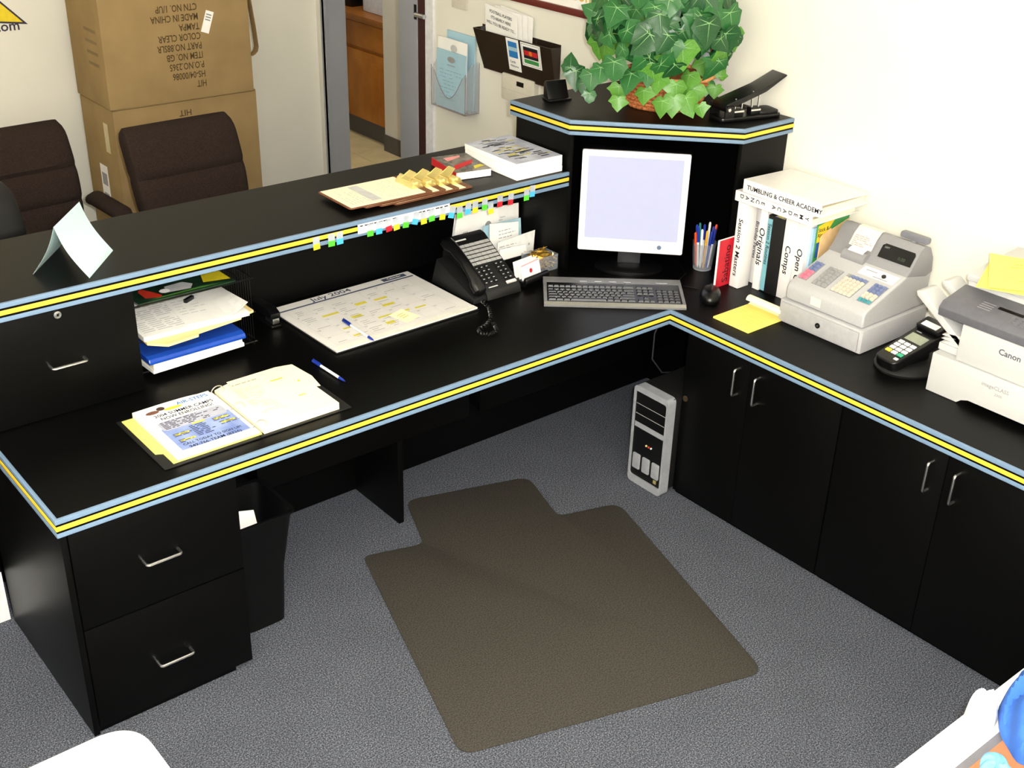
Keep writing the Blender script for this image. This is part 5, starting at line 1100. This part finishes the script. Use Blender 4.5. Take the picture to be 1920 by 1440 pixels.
    for i, (x, y, k) in enumerate(zip(xs, ys, cc)):
        p = P(x, y, 'y', .4785); yy = .4788-.0004*(i % 2)
        t = thing('sticky_flag', '%s sticky flag on the counter edge, %s counting from the corner hutch' % (names[k], orde[21-i]), 'sticky flag', (p.x, yy, p.z), group='sticky flags along the counter edge', ry=rr.uniform(-.12, .12) if i not in (8, 12) else .3)
        MB().box(-.0118, -.0003, 0, .0118, 0, .0185).build('coloured_end', cols[k], t); MB().box(-.0118, -.0003, .0186, .0118, 0, .041).build('clear_end', CLR, t)
counter_things()
# ---------------------------------------------------------------- floor and foreground
def foreground():
    t = thing('waste_bin', 'tall black waste bin between the pedestal and the support panel', 'bin', (-1.538, .205, .001))
    def ring(hx, hy, z): return [(x, y, z) for x, y in rrect(-hx, -hy, hx, hy, .03)]
    MB().loft([ring(.07, .075, 0), ring(.078, .083, .2), ring(.1, .104, .385), ring(.108, .112, .395), ring(.108, .112, .402), ring(.097, .101, .40), ring(.075, .08, .2), ring(.066, .071, .006)]).build('bin_body', M('bin_black', (7, 7, 8), .5, spec=.2), t, smooth=True)
    o = MB().prism([(-.052, 0), (.04, .0), (.04, .10), (-.03, .125), (-.034, .135), (-.052, .14)], -.0015, .0015, 'y').build('waste_paper', WHITE); o.location = (-1.548, .175, .278); o.rotation_euler = (-.25, 0, .2); tag(o, 'white paper sticking up in the black waste bin', 'paper')
    TW = M('table_white', (238, 238, 228), .5, ns=20, na=.02)
    def table(label, pts, rads, zt):
        t = thing('folding_table', label, 'table'); poly = rpoly(pts, rads, 10)
        MB().prism(poly, zt-.03, zt).build('table_top', TW, t, bevel=.006)
        xs, ys = [p[0] for p in pts], [p[1] for p in pts]
        for x in (min(xs)+.1, max(xs)-.1):
            for y in (min(ys)+.1, max(ys)-.1): MB().cyl((x, y, 0), (x, y, zt-.03), .014, n=12).build('leg', SILVER, t, smooth=True)
        return t
    t = table('white folding table with a rounded corner near the drawer pedestal', [(-3.3, -1.75), (-2.262, -1.75), (-2.262, -.752), (-3.3, -.752)], [.06, .06, .085, .06], ZD)
    MB().box(-2.352, -1.74, ZD+.0003, -2.3505, -.757, ZD+.0008).build('seam', GINK, t)
    o = MB().tube([(-2.347, -.765, ZD+.004), (-2.40, -.90, ZD+.004), (-2.44, -.99, ZD+.004)], .0035, 8).build('wooden_stick', M('beige_wood', (222, 206, 170), .6), smooth=True); tag(o, 'thin beige stick lying on the white table corner', 'stick')
    table('long white folding table carrying the blue clothes', [(-1.75, -2.4), (-.06, -2.4), (-.06, -1.738), (-1.75, -1.738)], [.05, .05, .05, .05], ZD)
    o = MB().box(-1.15, -2.1, ZD+.001, -.55, -1.815, ZD+.012).build('grey_folder', M('grey_board', (96, 95, 100), .6), bevel=.002); tag(o, 'flat grey folder on the white table under the clothes', 'folder')
    o = MB().box(-1.12, -2.09, ZD+.0125, -.58, -1.835, ZD+.02).build('wooden_board', M('tan_board', (150, 96, 62), .6), bevel=.002); tag(o, 'tan board lying on the grey folder by the clothes', 'board')
    rr = random.Random(5)
    def heap(name, label, cx, cy, rx, ry, h, mat, z0, seed, rot=0):
        r2 = random.Random(seed); ph = [r2.uniform(0, 6.28) for _ in range(6)]; n = 48; loops = []
        for i in range(15):
            u = i/14; L = []
            for k in range(n):
                g = 2*math.pi*k/n; w = 1+.07*math.sin(3*g+ph[0])+.05*math.sin(5*g+ph[1])+.025*math.sin(9*g+ph[2]+4*u)
                r = math.cos(u*math.pi/2*.97)**.7; zz = h*math.sin(u*math.pi/2)*(1+.16*math.sin(4*g+ph[3]+5*u))+.12*h*math.sin(7*g+ph[4]+9*u)*(u > 0)
                x, y = rx*w*r*math.cos(g), ry*w*r*math.sin(g)
                L.append((x*math.cos(rot)-y*math.sin(rot), x*math.sin(rot)+y*math.cos(rot), max(0, zz)))
            loops.append(L)
        o = MB().loft(loops).build(name, mat, smooth=True); o.location = (cx, cy, z0); return tag(o, label, 'clothes', 'clothes on the white table')
    heap('white_garment', 'crumpled white garment at the table edge under the blue shirt', -.95, -1.768, .042, .03, .06, M('white_cloth', (238, 238, 242), .9, bump=.2, bs=200), ZD+.021 if False else ZD+.001, 2, .3)
    heap('light_blue_garment', 'light blue garment lying on the table in front of the blue shirt', -1.065, -1.868, .04, .03, .012, M('light_blue_cloth', (104, 160, 190), .9, bump=.2, bs=200), ZD+.0205, 3, .6)
    heap('blue_shirt', 'crumpled mid-blue shirt heaped on the white table', -.90, -1.852, .125, .066, .085, M('blue_cloth', (44, 90, 168), .9, bump=.3, bs=200, ns=12, na=.12), ZD+.0205, 4, .55)
foreground()
